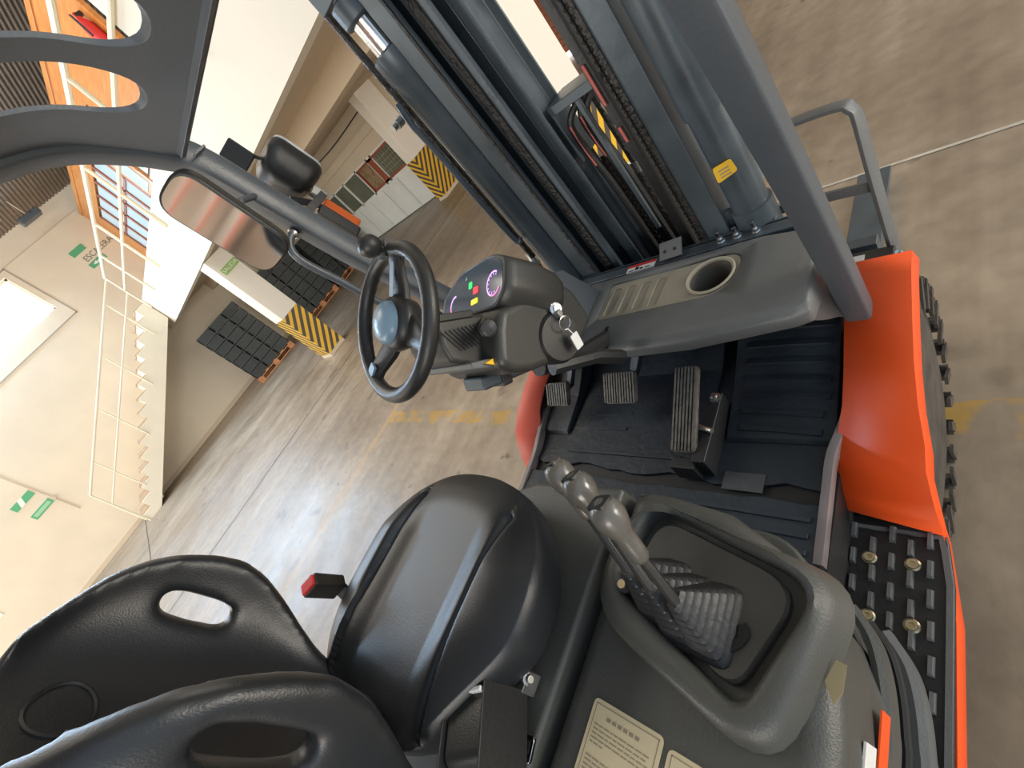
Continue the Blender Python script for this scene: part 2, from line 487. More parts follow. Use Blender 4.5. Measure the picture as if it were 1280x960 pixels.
# rear wall under the mezzanine with the glazed gate
GY = 6.9
bm = B()
gx = [-12.1, -11.62, -11.02, -10.36, -9.58, -8.93, -8.72, -7.83]
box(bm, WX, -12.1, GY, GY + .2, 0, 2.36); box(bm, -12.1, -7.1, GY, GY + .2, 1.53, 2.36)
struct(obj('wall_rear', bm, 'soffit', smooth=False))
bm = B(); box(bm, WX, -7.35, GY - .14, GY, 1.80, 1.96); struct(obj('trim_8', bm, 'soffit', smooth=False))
bm = B(); box(bm, -7.83, -7.1, GY, GY + .2, 0, 1.53); struct(obj('trim_9', bm, 'white', smooth=False))
bm = B()
for x in gx: box(bm, x - .03, x + .03, GY + .02, GY + .08, .84, 1.53)
box(bm, -12.1, -7.83, GY + .02, GY + .08, 1.49, 1.55); box(bm, -12.1, -7.83, GY + .02, GY + .08, .82, .88)
w2 = struct(obj('window_2', bm, 'gate', smooth=False))
for i in range(len(gx) - 1):
    bm = B(); box(bm, gx[i] + .03, gx[i + 1] - .03, GY + .045, GY + .055, .88, 1.49)
    o = obj('pane', bm, 'winglass' if i not in (4,) else mat('brown_window_glass', (0.30, 0.20, 0.12), .3, var=.2), w2, smooth=False)
bm = B()
for (a, b, c, d) in ((-9.55, -7.86, 1.44, 1.49), (-9.55, -7.86, .88, .93), (-9.55, -9.50, .88, 1.49), (-8.93, -8.72, .88, 1.49), (-7.9, -7.86, .88, 1.49)):
    box(bm, a, b, GY + .01, GY + .05, c, d)
obj('wooden_sash', bm, 'darkwood', w2, smooth=False)
bm = B()
for i in range(1, 7): box(bm, -8.72 + .82 * i / 7 - .006, -8.72 + .82 * i / 7 + .006, GY + .025, GY + .04, .93, 1.44)
for i in range(1, 5): box(bm, -8.72, -7.9, GY + .025, GY + .04, .93 + .51 * i / 5 - .006, .93 + .51 * i / 5 + .006)
obj('window_grille', bm, 'tan', w2, smooth=False)
dx = [-12.1, -11.45, -10.75, -10.05, -9.3, -8.55, -7.83]
for i in range(len(dx) - 1):
    bm = B(); box(bm, dx[i] + .012, dx[i + 1] - .012, GY + .03, GY + .07, .02, .82)
    d_ = struct(obj('door_%d' % (i + 1), bm, 'gate', smooth=False))
    bm = B(); box(bm, dx[i] + .06, dx[i + 1] - .06, GY + .02, GY + .03, .08, .76); obj('door_panel', bm, 'gate', d_, smooth=False, bevel=.004)
bm = B(); box(bm, -12.1, -7.83, GY - .02, GY + .1, 0, .02); struct(obj('trim_10', bm, 'steel', smooth=False))
# side wall beyond the rear pillar, far wall with the rust red shutter
bm = B(); box(bm, -7.5, -7.1, GY + .2, 9.7, 0, 2.36); struct(obj('wall_side', bm, 'wall', smooth=False))
bm = B(); box(bm, -7.1, -6.2, 9.7, 9.9, 0, 9.5); box(bm, -2.2, 3.5, 9.7, 9.9, 0, 9.5); box(bm, -6.2, -2.2, 9.7, 9.9, 3.4, 9.5)
struct(obj('wall_back', bm, 'wall', smooth=False))
sh = B(); box(sh, -6.2, -2.2, 9.85, 9.9, .12, 3.4)
shut = struct(obj('door_8', sh, 'rust', smooth=False))
for i in range(26):
    bm = B(); z = .14 + i * .125; box(bm, -6.2, -2.2, 9.80, 9.85, z, z + .112); obj('slat', bm, 'rust', shut, smooth=False)
bm = B(); box(bm, -6.2, -2.2, 9.93, 9.96, 0.0, .13); struct(obj('trim_11', bm, 'slit', smooth=False))

# corrugated roof, rising to the right from the left eave
bm = B(); per = .085; y0, y1 = -14, 10.2; nn = int((y1 - y0) / per * 5); prev = None
for i in range(nn + 1):
    y = y0 + (y1 - y0) * i / nn; h = .016 * math.sin(2 * math.pi * y / per)
    cur = [bm.verts.new((x, y, 5.55 + .25 * (x - WX) + h)) for x in (WX - .3, 3.5)]
    if prev: bm.faces.new((prev[0], cur[0], cur[1], prev[1]))
    prev = cur
roof = struct(obj('ceiling', bm, 'roof', ang=80))
sol = roof.modifiers.new('thickness', 'SOLIDIFY'); sol.thickness = .01; sol.offset = 1

bm = B(); box(bm, -6, 14, -14.2, -14.0, 0, 4.2); struct(obj('wall_near', bm, 'wall', smooth=False))
# hazard-striped pillars
def pillar(loc, w, d, h, label, marks=True):
    t = thing('striped_pillar', label, 'pillar', loc)
    bm = B(); box(bm, -w, 0, 0, d, .93, h); obj('shaft', bm, 'white', t, smooth=False, bevel=.008)
    bm = B(); box(bm, -w - .004, .004, -.004, d + .004, .06, .93); obj('striped_foot', bm, 'stripe', t, smooth=False)
    bm = B(); box(bm, -w - .002, .002, -.002, d + .002, 0, .06); obj('kerb', bm, 'soffit', t, smooth=False)
    return t
p1 = pillar((-6.95, FY + .01, 0), .42, .36, 2.19, 'white pillar with yellow and black striped foot and green exit sign')
bm = B(); box(bm, .004, .012, .05, .34, 1.885, 1.985); sg = obj('exit_sign', bm, 'sgreen', p1, smooth=False)
text('lettering', 'SALIDA', .085, basis((.0125, .195, 1.935), (0, 1, 0), (0, 0, 1)), 'signwhite', sg)
p2 = pillar((-6.98, 6.36, 0), .26, .50, 2.36, 'farther striped pillar with peach side beside the white panelled gate')
p3 = pillar((-.88, FY + .01, 0), .42, .42, 2.19, 'nearest striped pillar seen through the truck mast')

# office on the mezzanine
of = thing('office_front', 'varnished orange plywood office front with glazed door on the mezzanine', 'office', (0, 3.3, 2.9))
def ob(x0, x1, z0, z1, nm, mt_, y0=0, y1=.06):
    bm = B(); box(bm, x0, x1, y0, y1, z0, z1); return obj(nm, bm, mt_, of, smooth=False, bevel=.004)
ob(WX, -12.55, 0, 2.10, 'plywood_panel', 'wood'); ob(-12.55, -8.55, 1.68, 2.10, 'plywood_panel', 'wood')
ob(-8.55, -7.7, 0, .75, 'plywood_panel', 'wood'); ob(-12.55, -9.3, 0, .66, 'plywood_panel', 'wood')
ob(-8.55, -7.7, 1.62, 2.10, 'plywood_panel', 'wood'); ob(-7.7, -5.56, 0, 2.10, 'plywood_panel', 'wood')
ob(WX, -5.56, 2.06, 2.13, 'top_rail', 'wood', -.02, .08)
xs = [-12.5, -11.85, -11.2, -10.55, -9.9, -9.3]
for i in range(5):
    for (a, b) in ((.70, 1.12), (1.16, 1.64)):
        bm = B(); box(bm, xs[i] + .04, xs[i + 1] - .04, .02, .03, a, b); obj('window_pane', bm, 'officeglass', of, smooth=False)
bm = B()
for x in xs: box(bm, x - .04, x + .04, -.005, .06, .66, 1.68)
box(bm, -12.5, -9.3, -.005, .06, 1.12, 1.16)
obj('window_mullion', bm, 'darkwood', of, smooth=False)
dr = ob(-9.26, -8.6, 0, 1.66, 'office_door', 'wood', 0, .05)
bm = B(); box(bm, -9.14, -8.72, -.01, 0, .75, 1.56); obj('door_glass', bm, 'officeglass', dr, smooth=False)
bm = B(); box(bm, -8.5, -7.75, .02, .03, .79, 1.58); obj('window_pane', bm, 'officeglass', of, smooth=False)
# wall behind and things on the mezzanine
bm = B(); box(bm, -5.5, 3.2, 3.9, 4.0, 2.9, 9.2); struct(obj('wall_mezzanine', bm, 'soffit', smooth=False))
bm = B(); box(bm, -6.9, -6.78, -.03, 0, 1.12, 1.36)
nt_ = obj('fire_notice', bm, 'signwhite', smooth=False); nt_.location = (.9, 3.275, 2.9)
tag(nt_, 'small white and red fire notice pinned to the orange office front', 'notice')
bm = B(); box(bm, -6.88, -6.80, -.034, -.03, 1.20, 1.30); obj('red_symbol', bm, 'red', nt_, smooth=False)
bm = B(); lathe(bm, [(.0, 0), (.06, .01), (.065, .05), (.065, .36), (.04, .42), (.02, .46), (.02, .5)], (-5.70, 3.232, 3.95), (0, 0, 1), 16)
ex = tag(obj('fire_extinguisher', bm, 'red'), 'red fire extinguisher hanging on the orange office front', 'extinguisher')
bm = B(); box(bm, -5.72, -5.68, 3.22, 3.298, 4.40, 4.44); tube(bm, [(-5.70, 3.19, 4.45), (-5.64, 3.16, 4.40), (-5.63, 3.15, 4.2)], .012, 8); obj('valve_hose', bm, 'rubber', ex)
bm = B(); box(bm, -5.05, -4.7, 3.55, 3.88, 3.62, 4.05); tag(obj('storage_box', bm, 'white', smooth=False, bevel=.01), 'white cardboard box on shelf behind the mezzanine railing', 'box')
bm = B(); box(bm, -5.3, -5.08, 3.6, 3.85, 3.62, 3.8); tag(obj('storage_box', bm, 'cup', smooth=False, bevel=.01), 'small tan carton beside the white cardboard box', 'box')
bm = B(); box(bm, -5.4, -4.3, 3.5, 3.88, 3.58, 3.62); box(bm, -5.38, -5.34, 3.5, 3.54, 2.9, 3.58); box(bm, -4.36, -4.32, 3.5, 3.54, 2.9, 3.58); tag(obj('side_table', bm, 'darkwood', smooth=False), 'narrow brown table under the boxes on the mezzanine', 'table')

# staircase along the left wall
st = thing('staircase', 'cream staircase climbing the left wall to the mezzanine', 'stairs', (WX, -1.72, 0))
NS = 15; rise = 2.9 / NS; run = 3.9 / NS; SX = 1.17
for i in range(NS):
    bm = B(); box(bm, .0, SX - .10, i * run, (i + 1) * run + .02, max(0, (i - .6) * rise), (i + 1) * rise - .03); obj('step', bm, 'stairs', st, smooth=False)
    bm = B(); box(bm, .0, SX - .10, i * run - .02, (i + 1) * run, (i + 1) * rise - .03, (i + 1) * rise); obj('tread', bm, 'riser', st, smooth=False)
poly = [(0, 0)]
for i in range(NS): poly += [(i * run, (i + 1) * rise - .02), ((i + 1) * run, (i + 1) * rise - .02)]
poly += [(NS * run, NS * rise - .55), (.35, 0)]
bm = B(); prism(bm, poly, 'x', SX - .10, SX); obj('stringer', bm, 'stairs', st, smooth=False)
rx = SX + .015
A_ = Vector((rx, .02, 1.20)); Bq = Vector((rx, 3.89, 3.63))
bm = B(); tube(bm, [(rx, .0, .08), A_, Bq], .022, 8); obj('handrail', bm, 'rail', st)
mid = Vector((0, 0, -.42))
bm = B(); tube(bm, [A_ + mid, Bq + mid], .016, 8); obj('middle_rail', bm, 'rail', st)
for k in range(4):
    t = (k + .62) / 4.1; p = A_.lerp(Bq, t)
    bm = B(); tube(bm, [p, p - Vector((0, 0, 1.05))], .016, 8); obj('baluster', bm, 'rail', st)
bm = B(); tube(bm, [A_, A_ + Vector((0, 0, -1.2))], .018, 8); obj('baluster', bm, 'rail', st)

# mezzanine railing, fixed to the outside of the slab
mr = thing('mezzanine_railing', 'cream steel railing along the mezzanine edge', 'railing', (0, FY - .03, 2.9))
bm = B(); tube(bm, [(WX + SX + .05, 0, .76), (-2.0, 0, .76)], .028, 8); obj('top_rail', bm, 'rail', mr)
bm = B(); tube(bm, [(WX + SX + .05, 0, .36), (-2.0, 0, .36)], .022, 8); obj('middle_rail', bm, 'rail', mr)
for x in (-12.05, -10.3, -8.5, -6.45, -4.6, -2.8):
    bm = B(); tube(bm, [(x, 0, .76), (x, 0, -.2)], .024, 8); obj('post', bm, 'rail', mr)

# signs on the left wall
bm = B(); box(bm, 0, .015, -.17, .17, -.065, .065); s = obj('direction_sign', bm, 'green', smooth=False); s.location = (WX, 2.56, 4.55)
tag(s, 'plain green sign high on the left wall above the stair lettering', 'sign')
bm = B(); box(bm, 0, .015, -.2, .2, -.06, .06); s = obj('direction_sign', bm, 'green', smooth=False); s.location = (WX, 2.62, 4.17)
tag(s, 'green arrow sign just under the stair lettering', 'sign')
bm = B(); prism(bm, [(-.12, 0), (-.02, .04), (-.02, .015), (.13, .015), (.13, -.015), (-.02, -.015), (-.02, -.04)], 'x', .015, .018); obj('arrow', bm, 'signwhite', s, smooth=False)
s = text('stair_lettering', 'ESCALERA', .17, basis((WX + .004, 2.86, 4.33), (0, 1, 0), (0, 0, 1)), 'signdark', None)
tag(s, 'dark painted stair lettering high on the left wall', 'lettering')
bm = B(); box(bm, 0, .015, -.22, .22, -.07, .07); s = obj('direction_sign', bm, 'green', smooth=False); s.location = (WX, -2.42, 2.04)
tag(s, 'green and white running figure sign left of the staircase foot, upper one', 'sign')
bm = B(); prism(bm, [(-.12, -.07), (-.02, -.07), (.06, .07), (-.04, .07)], 'x', .015, .018); obj('white_stripe', bm, 'signwhite', s, smooth=False)
bm = B(); box(bm, 0, .015, -.22, .22, -.065, .065); s = obj('direction_sign', bm, 'green', smooth=False); s.location = (WX, -2.42, 1.68)
tag(s, 'green framed exit sign left of the staircase foot, lower one', 'sign')
bm = B(); box(bm, .015, .018, -.18, .18, -.035, .035); obj('pale_field', bm, mat('pale_sign_green', (.35, .60, .38), .5), s, smooth=False)
bm = B(); tube(bm, [(WX + .02, -2.16, 5.4), (WX + .02, -2.16, 1.15)], .014, 8); box(bm, WX, WX + .05, -2.19, -2.12, 1.62, 1.70)
tag(obj('conduit', bm, 'soffit'), 'thin vertical conduit on the left wall by the green exit signs', 'conduit')
bm = B(); box(bm, 0, .02, -.35, .35, -.2, .2); s = obj('wall_poster', bm, 'signwhite', smooth=False); s.location = (WX, -4.75, 1.15)
tag(s, 'white poster with red block low on the left wall', 'poster')
bm = B(); box(bm, .02, .023, -.2, .3, -.12, .08); obj('red_block', bm, 'red', s, smooth=False)
# ceiling lamp unit hanging near the eave
hl_ = thing('ceiling_lamp', 'grey lamp hanging on a cable below the corrugated roof', 'lamp', (-12.6, 2.5, 5.25))
bm = B(); box(bm, -.12, .12, -.22, .22, 0, .12); obj('housing', bm, 'mast', hl_, smooth=False, bevel=.02)
bm = B(); tube(bm, [(0, 0, .12), (.0, .0, .48)], .012, 8); obj('cable', bm, 'soffit', hl_)
# cable clipped to the rear wall
bm = B(); pts = spline([(-11.9, GY - .16, 2.26), (-10.4, GY - .02, 2.2), (-9.2, GY - .02, 2.16), (-7.3, GY - .02, 2.2)]); tube(bm, pts, .012, 6)
cb = tag(obj('wall_cable', bm, 'rubber'), 'dark cable clipped along the wall above the white gate', 'cable')

# black crates stacked on pallets
def make_pallet():
    t = thing('pallet', 'x', 'pallet')
    for i in range(5):
        bm = B(); box(bm, -.5, .5, -.6 + i * .275, -.6 + i * .275 + .1, .118, .14); obj('deck_board', bm, 'pallet', t, smooth=False)
    for x in (-.5, -.07, .36):
        for y in (-.6, -.07, .46):
            bm = B(); box(bm, x, x + .14, y, y + .14, .02, .1); obj('block', bm, 'pallet', t, smooth=False)
        bm = B(); box(bm, x, x + .14, -.6, .6, .1, .118); obj('stringer_board', bm, 'pallet', t, smooth=False)
        bm = B(); box(bm, x, x + .14, -.6, .6, 0, .02); obj('bottom_board', bm, 'pallet', t, smooth=False)
    return t
def make_crate(L=.385, D=.46, H=.215):
    t = thing('plastic_crate', 'x', 'crate')
    bm = B(); box(bm, -D / 2 + .012, D / 2 - .012, -L / 2 + .012, L / 2 - .012, 0, H - .02); obj('body', bm, 'crate', t, smooth=False)
    bm = B()
    for z in (0.0, H - .045): 
        box(bm, -D / 2, D / 2, -L / 2, L / 2, z, z + .03)
    for k in range(5):
        y = -L / 2 + (L - .02) * k / 4; box(bm, D / 2 - .016, D / 2, y, y + .02, .03, H - .045); box(bm, -D / 2, -D / 2 + .016, y, y + .02, .03, H - .045)
    for k in range(5):
        x = -D / 2 + (D - .02) * k / 4; box(bm, x, x + .02, -L / 2, -L / 2 + .016, .03, H - .045); box(bm, x, x + .02, L / 2 - .016, L / 2, .03, H - .045)
    obj('rim_and_ribs', bm, 'crate', t, smooth=False)
    return t
def copy_tree(o, parent=None):
    c = o.copy(); COL.objects.link(c); c.parent = parent
    for ch in list(o.children): copy_tree(ch, c)
    return c
ORD = ['lowest', 'second', 'third', 'fourth', 'fifth', 'sixth', 'top']
pal0 = make_pallet(); cr0 = make_crate(); first_p = first_c = True
groups = [((-11.85, 2.62), -9, 7, 'stack left of striped pillar', 'crates in the stack left of the striped pillar', 'orange-brown pallet under the crate stack left of the striped pillar'),
          ((-11.70, 4.45), -3, 7, 'stack behind striped pillar', 'crates in the stack behind the striped pillar', 'orange-brown pallet under the crate stack right behind the striped pillar'),
          ((-11.72, 5.78), 3, 6, 'stack nearest white gate', 'crates in the stack nearest the gate', 'orange-brown pallet under the crate stack nearest the white gate')]
for (gxy, yaw, levels, where, grp, plab) in groups:
    p = pal0 if first_p else copy_tree(pal0); first_p = False
    p.location = (gxy[0], gxy[1], 0); p.rotation_euler = (0, 0, math.radians(yaw)); p['label'] = plab
    ca, sa = math.cos(math.radians(yaw)), math.sin(math.radians(yaw))
    for lv in range(levels):
        for i in range(3):
            for j in range(2):
                c = cr0 if first_c else copy_tree(cr0); first_c = False
                lx = -.245 + .49 * j; ly = -.395 + .395 * i
                c.location = (gxy[0] + lx * ca - ly * sa, gxy[1] + lx * sa + ly * ca, .14 + lv * .2155)
                c.rotation_euler = (0, 0, math.radians(yaw))
                c['label'] = 'black crate %s, %s row up, %s, %s' % (('in front', 'at the back')[1 - j], ORD[lv], ('left column', 'middle column', 'right column')[i], where); c['group'] = grp
# pallet rack at the far end of the hall behind the truck (seen in the mirror)
rk = thing('pallet_rack', 'tall empty pallet rack with orange beams reflected in the truck mirror', 'rack', (0, -9.5, 0))
for x in (-4.0, -1.3, 1.4, 4.1):
    for y in (0, -1.0):
        bm = B(); box(bm, x - .04, x + .04, y - .04, y + .04, 0, 5.2); obj('upright', bm, 'mast', rk, smooth=False)
for x in (-4.0, -1.3, 1.4):
    for z in (.15, .65, 1.15, 1.65, 2.15, 2.65, 3.15, 3.9):
        for y in (0, -1.0):
            bm = B(); box(bm, x + .04, x + 2.66, y - .03, y + .03, z + .07, z + .12); obj('beam', bm, 'orange', rk, smooth=False)
        bm = B(); box(bm, x + .04, x + 2.66, -1.0, 0, z + .12, z + .15); obj('shelf', bm, 'white', rk, smooth=False)
# ================================================================ THE FORKLIFT
FL = thing('forklift', 'orange and dark grey forklift truck seen from its right side, filling the foreground', 'forklift', (0, 0, 0))

# ---- chassis, fenders, wheels
bm = B(); box(bm, -.44, .44, -.95, 1.0, .22, .585); obj('chassis', bm, 'rubber', FL, smooth=False)
def fender(s, mt_):
    ys = [(.99, .715, .560), (.92, .718, .562), (.80, .705, .566), (.70, .69, .570), (.62, .668, .575), (.55, .632, .582), (.515, .60, .580), (.480, .545, .584), (.462, .500, .586), (.452, .462, .588), (.30, .447, .606), (-.2, .447, .612), (-.95, .447, .612)]
    inn = [.43, .435, .447, .452, .452, .440, .437, .44, .44, .580, .597, .603, .603]
    bm = B(); A = []; C_ = []; D_ = []
    for (y, z, xo), xi in zip(ys, inn):
        A.append(bm.verts.new((s * xi, y, z))); C_.append(bm.verts.new((s * (xo - .006), y, z))); D_.append(bm.verts.new((s * (xo + .002), y, z - .03)))
    for i in range(len(ys) - 1):
        bm.faces.new((A[i], A[i + 1], C_[i + 1], C_[i])); bm.faces.new((C_[i], C_[i + 1], D_[i + 1], D_[i]))
    o = obj('fender', bm, mt_, FL, ang=50)
    so = o.modifiers.new('t', 'SOLIDIFY'); so.thickness = .006; so.offset = -1
    return o
fR = fender(1, 'orange'); fL = fender(-1, 'redpaint')
def wheel(s, y, r, w):
    bm = B(); xo = s * .548; xi = s * (.548 - w)
    lathe(bm, [(r * .55, 0), (r * .60, .012), (r * .86, .012), (r * .965, .03), (r, .05), (r, w - .05), (r * .95, w - .02), (r * .55, w)], (xi, y, r), (s, 0, 0), 48)
    t = obj('tyre', bm, 'tyre', FL, ang=40)
    bm = B()
    for k in range(26):
        a = 2 * math.pi * k / 26
        mt = Matrix.Translation((0, y, r)) @ Matrix.Rotation(a, 4, 'X')
        box(bm, min(xo, s * .45), max(xo, s * .45), -.022, .022, r - .006, r + .012, mt)
        box(bm, s * .548 - .004, s * .548 + .004, -.012, .012, r * .80, r + .008, mt)
    obj('tread_lug', bm, 'tyre', t, smooth=False)
    bm = B(); lathe(bm, [(.02, 0), (.05, .02), (r * .5, .02), (r * .54, .05)], (s * .47, y, r), (s, 0, 0), 32); obj('wheel_rim', bm, 'grease', t)
wheel(1, .80, .335, .10); wheel(-1, .80, .335, .10); wheel(1, -.75, .27, .17)

# ---- step plate
bm = B(); prism(bm, [(.424, .475), (.582, .475), (.590, .44), (.599, .36), (.604, -.9), (.40, -.9)], 'z', .44, .456)
sp = obj('step_plate', bm, 'rubber', FL, smooth=False, bevel=.004)
bm = B(); prism(bm, [(.424, .452), (.582, .452), (.588, .43), (.597, .36), (.602, -.9), (.592, -.9), (.588, .355), (.580, .42), (.576, .444), (.424, .444)], 'z', .456, .462)
obj('plate_edge', bm, 'paint', sp, smooth=False)
cl = [(0.444, 0.437), (0.446, 0.382), (0.449, 0.326), (0.477, 0.411), (0.479, 0.353), (0.481, 0.299), (0.507, 0.44), (0.508, 0.384), (0.509, 0.325), (0.511, 0.27), (0.536, 0.417), (0.537, 0.356), (0.540, 0.302), (0.543, 0.247), (0.564, 0.439), (0.565, 0.383), (0.566, 0.328), (0.568, 0.272), (0.570, 0.214), (.573, .158)]
me_c = None
for x, y in cl:
    bm = B(); A = [(x - .0055, y - .017), (x + .0055, y - .017), (x + .0055, y + .017), (x - .0055, y + .017)]
    lo = [bm.verts.new((a, b, .456)) for a, b in A]
    hi = [bm.verts.new((x + (a - x) * .55, y + (b - y) * .82, .470)) for a, b in A]
    bm.faces.new(hi)
    for i in range(4): bm.faces.new((lo[i], lo[(i + 1) % 4], hi[(i + 1) % 4], hi[i]))
    obj('cleat', bm, 'paint', sp, smooth=False)
for x, y in ((0.473, 0.384), (0.540, 0.386), (0.478, 0.269), (0.543, 0.272)):
    bm = B(); lathe(bm, [(.013, 0), (.013, .004), (.010, .006), (.009, .009), (.005, .009), (.004, .006)], (x, y, .456), (0, 0, 1), 16); obj('plate_bolt', bm, 'brass', sp)

# ---- floor mats
bm = B(); prism(bm, [(-.43, .285), (.43, .285), (.43, .47), (.437, .55), (.452, .66), (.452, .80), (.43, .95), (-.43, .95), (-.452, .80), (-.452, .66), (-.437, .55), (-.43, .47)], 'z', .57, .596)
fp = obj('floor_plate', bm, 'black', FL, smooth=False)
random.seed(7)
def wavy_mat(poly, z0, z1): 
    bm = B(); prism(bm, poly, 'z', z0, z1); return bm
edge = [(.43 - .86 * i / 22, .452 + random.uniform(-.006, .006) + .008 * math.sin(i * .9)) for i in range(23)]
fm = obj('front_floor_mat', wavy_mat([(-.43, .80), (-.448, .66), (-.434, .55)] + edge[::-1] + [(.434, .55), (.448, .66), (.448, .80), (.43, .93), (-.43, .93)], .597, .606), 'mat_', FL, smooth=False, bevel=.002)
edge2 = [(-.425 + .85 * i / 22, .418 + random.uniform(-.005, .005)) for i in range(23)]
rm = obj('rear_floor_mat', wavy_mat([(.425, .286), (-.425, .286)] + edge2, .597, .612), 'mat_', FL, smooth=False, bevel=.002)
for i in range(3):
    y = .315 + .034 * i
    bm = B(); box(bm, .02, .41, y - .006, y + .006, .612, .617); obj('rib', bm, 'mat_', rm, smooth=False, bevel=.002)
# centre mat ribs and slots
for k, (x0, x1, y, h) in enumerate([(-.30, .10, .50, .005), (-.24, -.10, .585, .004), (-.24, -.10, .64, .004), (-.24, -.10, .70, .004), (-.24, -.06, .76, .004), (.02, .08, .62, .004), (.02, .08, .70, .004)]):
    bm = B(); box(bm, x0, x1, y - .006, y + .006, .606, .606 + h); obj('rib', bm, 'mat_', fm, smooth=False, bevel=.0015)
bm = B(); prism(bm, [(.56, .606), (.90, .606), (.90, .66), (.78, .613)], 'x', -.315, .15); obj('centre_tile', bm, 'mat_', fm, smooth=False, bevel=.003)
bm = B(); box(bm, .22, .31, .43, .475, .606, .609); obj('mat_patch', bm, mat('worn_mat_patch', (.055, .060, .066), .5, bump=.2), fm, smooth=False)
# right-hand foot rest pad, rising to the front
bm = B(); prism(bm, [(.555, .606), (.565, .618), (.70, .640), (.86, .690), (.935, .735), (.935, .606)], 'x', .205, .435)
rp = obj('foot_rest_pad', bm, 'mat_', FL, smooth=False, bevel=.004)
def padz(y):
    P_ = [(.565, .618), (.70, .640), (.86, .690), (.935, .735)]
    for a, b in zip(P_, P_[1:]):
        if a[0] <= y <= b[0]: return a[1] + (b[1] - a[1]) * (y - a[0]) / (b[0] - a[0])
    return .618
for i in range(8):
    y = .59 + .043 * i; z = padz(y)
    bm = B(); tube(bm, [(.235, y, z), (.32, y - .003, z), (.42 - (.01 if i < 2 else 0), y - .010, padz(y - .01))], .005, 8, flat=(.004, .009), up=(0, 0, 1)); obj('rib', bm, 'mat_', rp)
bm = B(); prism(bm, [(.555, .606), (.565, .620), (.70, .635), (.88, .700), (.90, .606)], 'x', -.44, -.325)
obj('foot_rest_pad', bm, 'mat_', FL, smooth=False, bevel=.004)
# sills
for s in (1, -1):
    bm = B(); pts = spline([(s * .432, .97, .70), (s * .442, .88, .655), (s * .455, .78, .632), (s * .456, .66, .628), (s * .446, .58, .626), (s * .434, .52, .622), (s * .431, .45, .61), (s * .431, .30, .60)], 5)
    tube(bm, pts, .01, 10, flat=(.016, .009), up=(0, 0, 1)); obj('sill', bm, mat('worn_grey_sill', (.19, .165, .165), .4, var=.15, vscale=12) , FL)
# firewall
bm = B(); box(bm, -.42, .42, .935, .955, .60, .88); obj('firewall', bm, 'rubber', FL, smooth=False)
bm = B(); prism(bm, [(-.20, .765), (.205, .765), (.205, .845), (-.20, .845)], 'y', .79, .80); obj('red_bulkhead', bm, 'orange', FL, smooth=False, bevel=.006)

# ---- pedals
def pedal(nm, cx, w, y0, z0, y1, z1, nr, along, arm):
    """pad from (y0,z0) at the lower rear edge to (y1,z1) at the upper front edge"""
    d = Vector((0, y1 - y0, z1 - z0)); L_ = d.length; mtx = basis((cx, (y0 + y1) / 2, (z0 + z1) / 2), (1, 0, 0), d)
    bm = B(); prism(bm, round_poly([(-w / 2, -L_ / 2), (w / 2, -L_ / 2), (w / 2, L_ / 2), (-w / 2, L_ / 2)], .012, 3), 'z', -.012, 0, mtx)
    o = obj(nm, bm, 'pedalpad', FL, smooth=False, bevel=.002)
    for i in range(nr):
        x = -w / 2 + w * (i + .5) / nr
        bm = B(); box(bm, x - w / nr * .28, x + w / nr * .28, -L_ / 2 + .004, L_ / 2 - .004, 0, .006, mtx); obj('pad_ridge', bm, 'pedalpad', o, smooth=False)
    if arm:
        bm = B(); tube(bm, [mtx @ Vector((0, 0, -.012)), Vector((cx + .03, y1 + .02, z1 - .03)), Vector((cx + .06, y1 + .05, z1 + .02)), Vector((cx + .06, .93, .84))], .010, 8, flat=(.008, .018)); obj('pedal_arm', bm, 'rubber', o)
    return o
pedal('inching_pedal', -.325, .095, .612, .700, .672, .750, 9, 1, True)
pedal('brake_pedal', -.078, .110, .615, .700, .690, .755, 12, 1, True)
ac = pedal('accelerator_pedal', .142, .062, .482, .676, .680, .766, 7, 1, False)
bm = B(); box(bm, .110, .172, .445, .475, .606, .665); box(bm, .165, .200, .46, .66, .606, .675); obj('pedal_base', bm, 'rubber', ac, smooth=False, bevel=.003)
bm = B(); lathe(bm, [(.0, 0), (.014, 0), (.014, .008), (.007, .01), (.007, .018)], (.188, .640, .675), (0, 0, 1), 10); obj('pedal_bolt', bm, 'steel', ac)
bm = B(); tube(bm, [(.165, .555, .68), (.205, .54, .685)], .007, 8); obj('pedal_pin', bm, 'steel', ac)

# ---- bonnet, side console, panel with levers
def block(nm, foot, z0, z1, mt_, bev=.02):
    bm = B(); prism(bm, foot, 'z', z0, z1); return obj(nm, bm, mt_, FL, smooth=True, bevel=bev, seg=3)
block('bonnet', [(.218, .262), (.0, .245), (-.10, .20), (-.19, .10), (-.21, -.95), (.218, -.95)], .60, .948, 'paintdark', .010)
foot = [(-.22, .22), (-.40, .20), (-.52, .12), (-.56, .0), (-.565, -.95), (-.22, -.95)]
block('side_cover', foot, .47, .80, 'paintdark', .03)
foot = [(.228, -.95), (.568, -.95), (.568, .02), (.556, .10), (.525, .165), (.47, .220), (.40, .258), (.30, .272), (.228, .274)]
block('side_cover', foot, .60, .938, 'paintdark', .035)
foot = round_poly([(.228, -.95), (.556, -.95), (.556, .10), (.44, .29), (.228, .285)], [.01, .01, .13, .06, .01], 6)
block('lower_side_cover', foot, .455, .78, 'paintdark', .01)
def arc_path(off, z):
    return spline([(.500 + off * .8, .218 + off * .6, z), (.530 + off, .172 + off * .3, z), (.548 + off, .085, z), (.552 + off, -.06, z), (.553 + off, -.9, z)], 8)
bm = B(); tube(bm, arc_path(.006, .66), .01, 8, flat=(.035, .009), up=(0, 0, 1)); obj('wheel_arch_band', bm, 'paintdark', FL)
bm = B(); tube(bm, arc_path(.014, .595), .007, 8); obj('arch_seal', bm, 'black', FL)
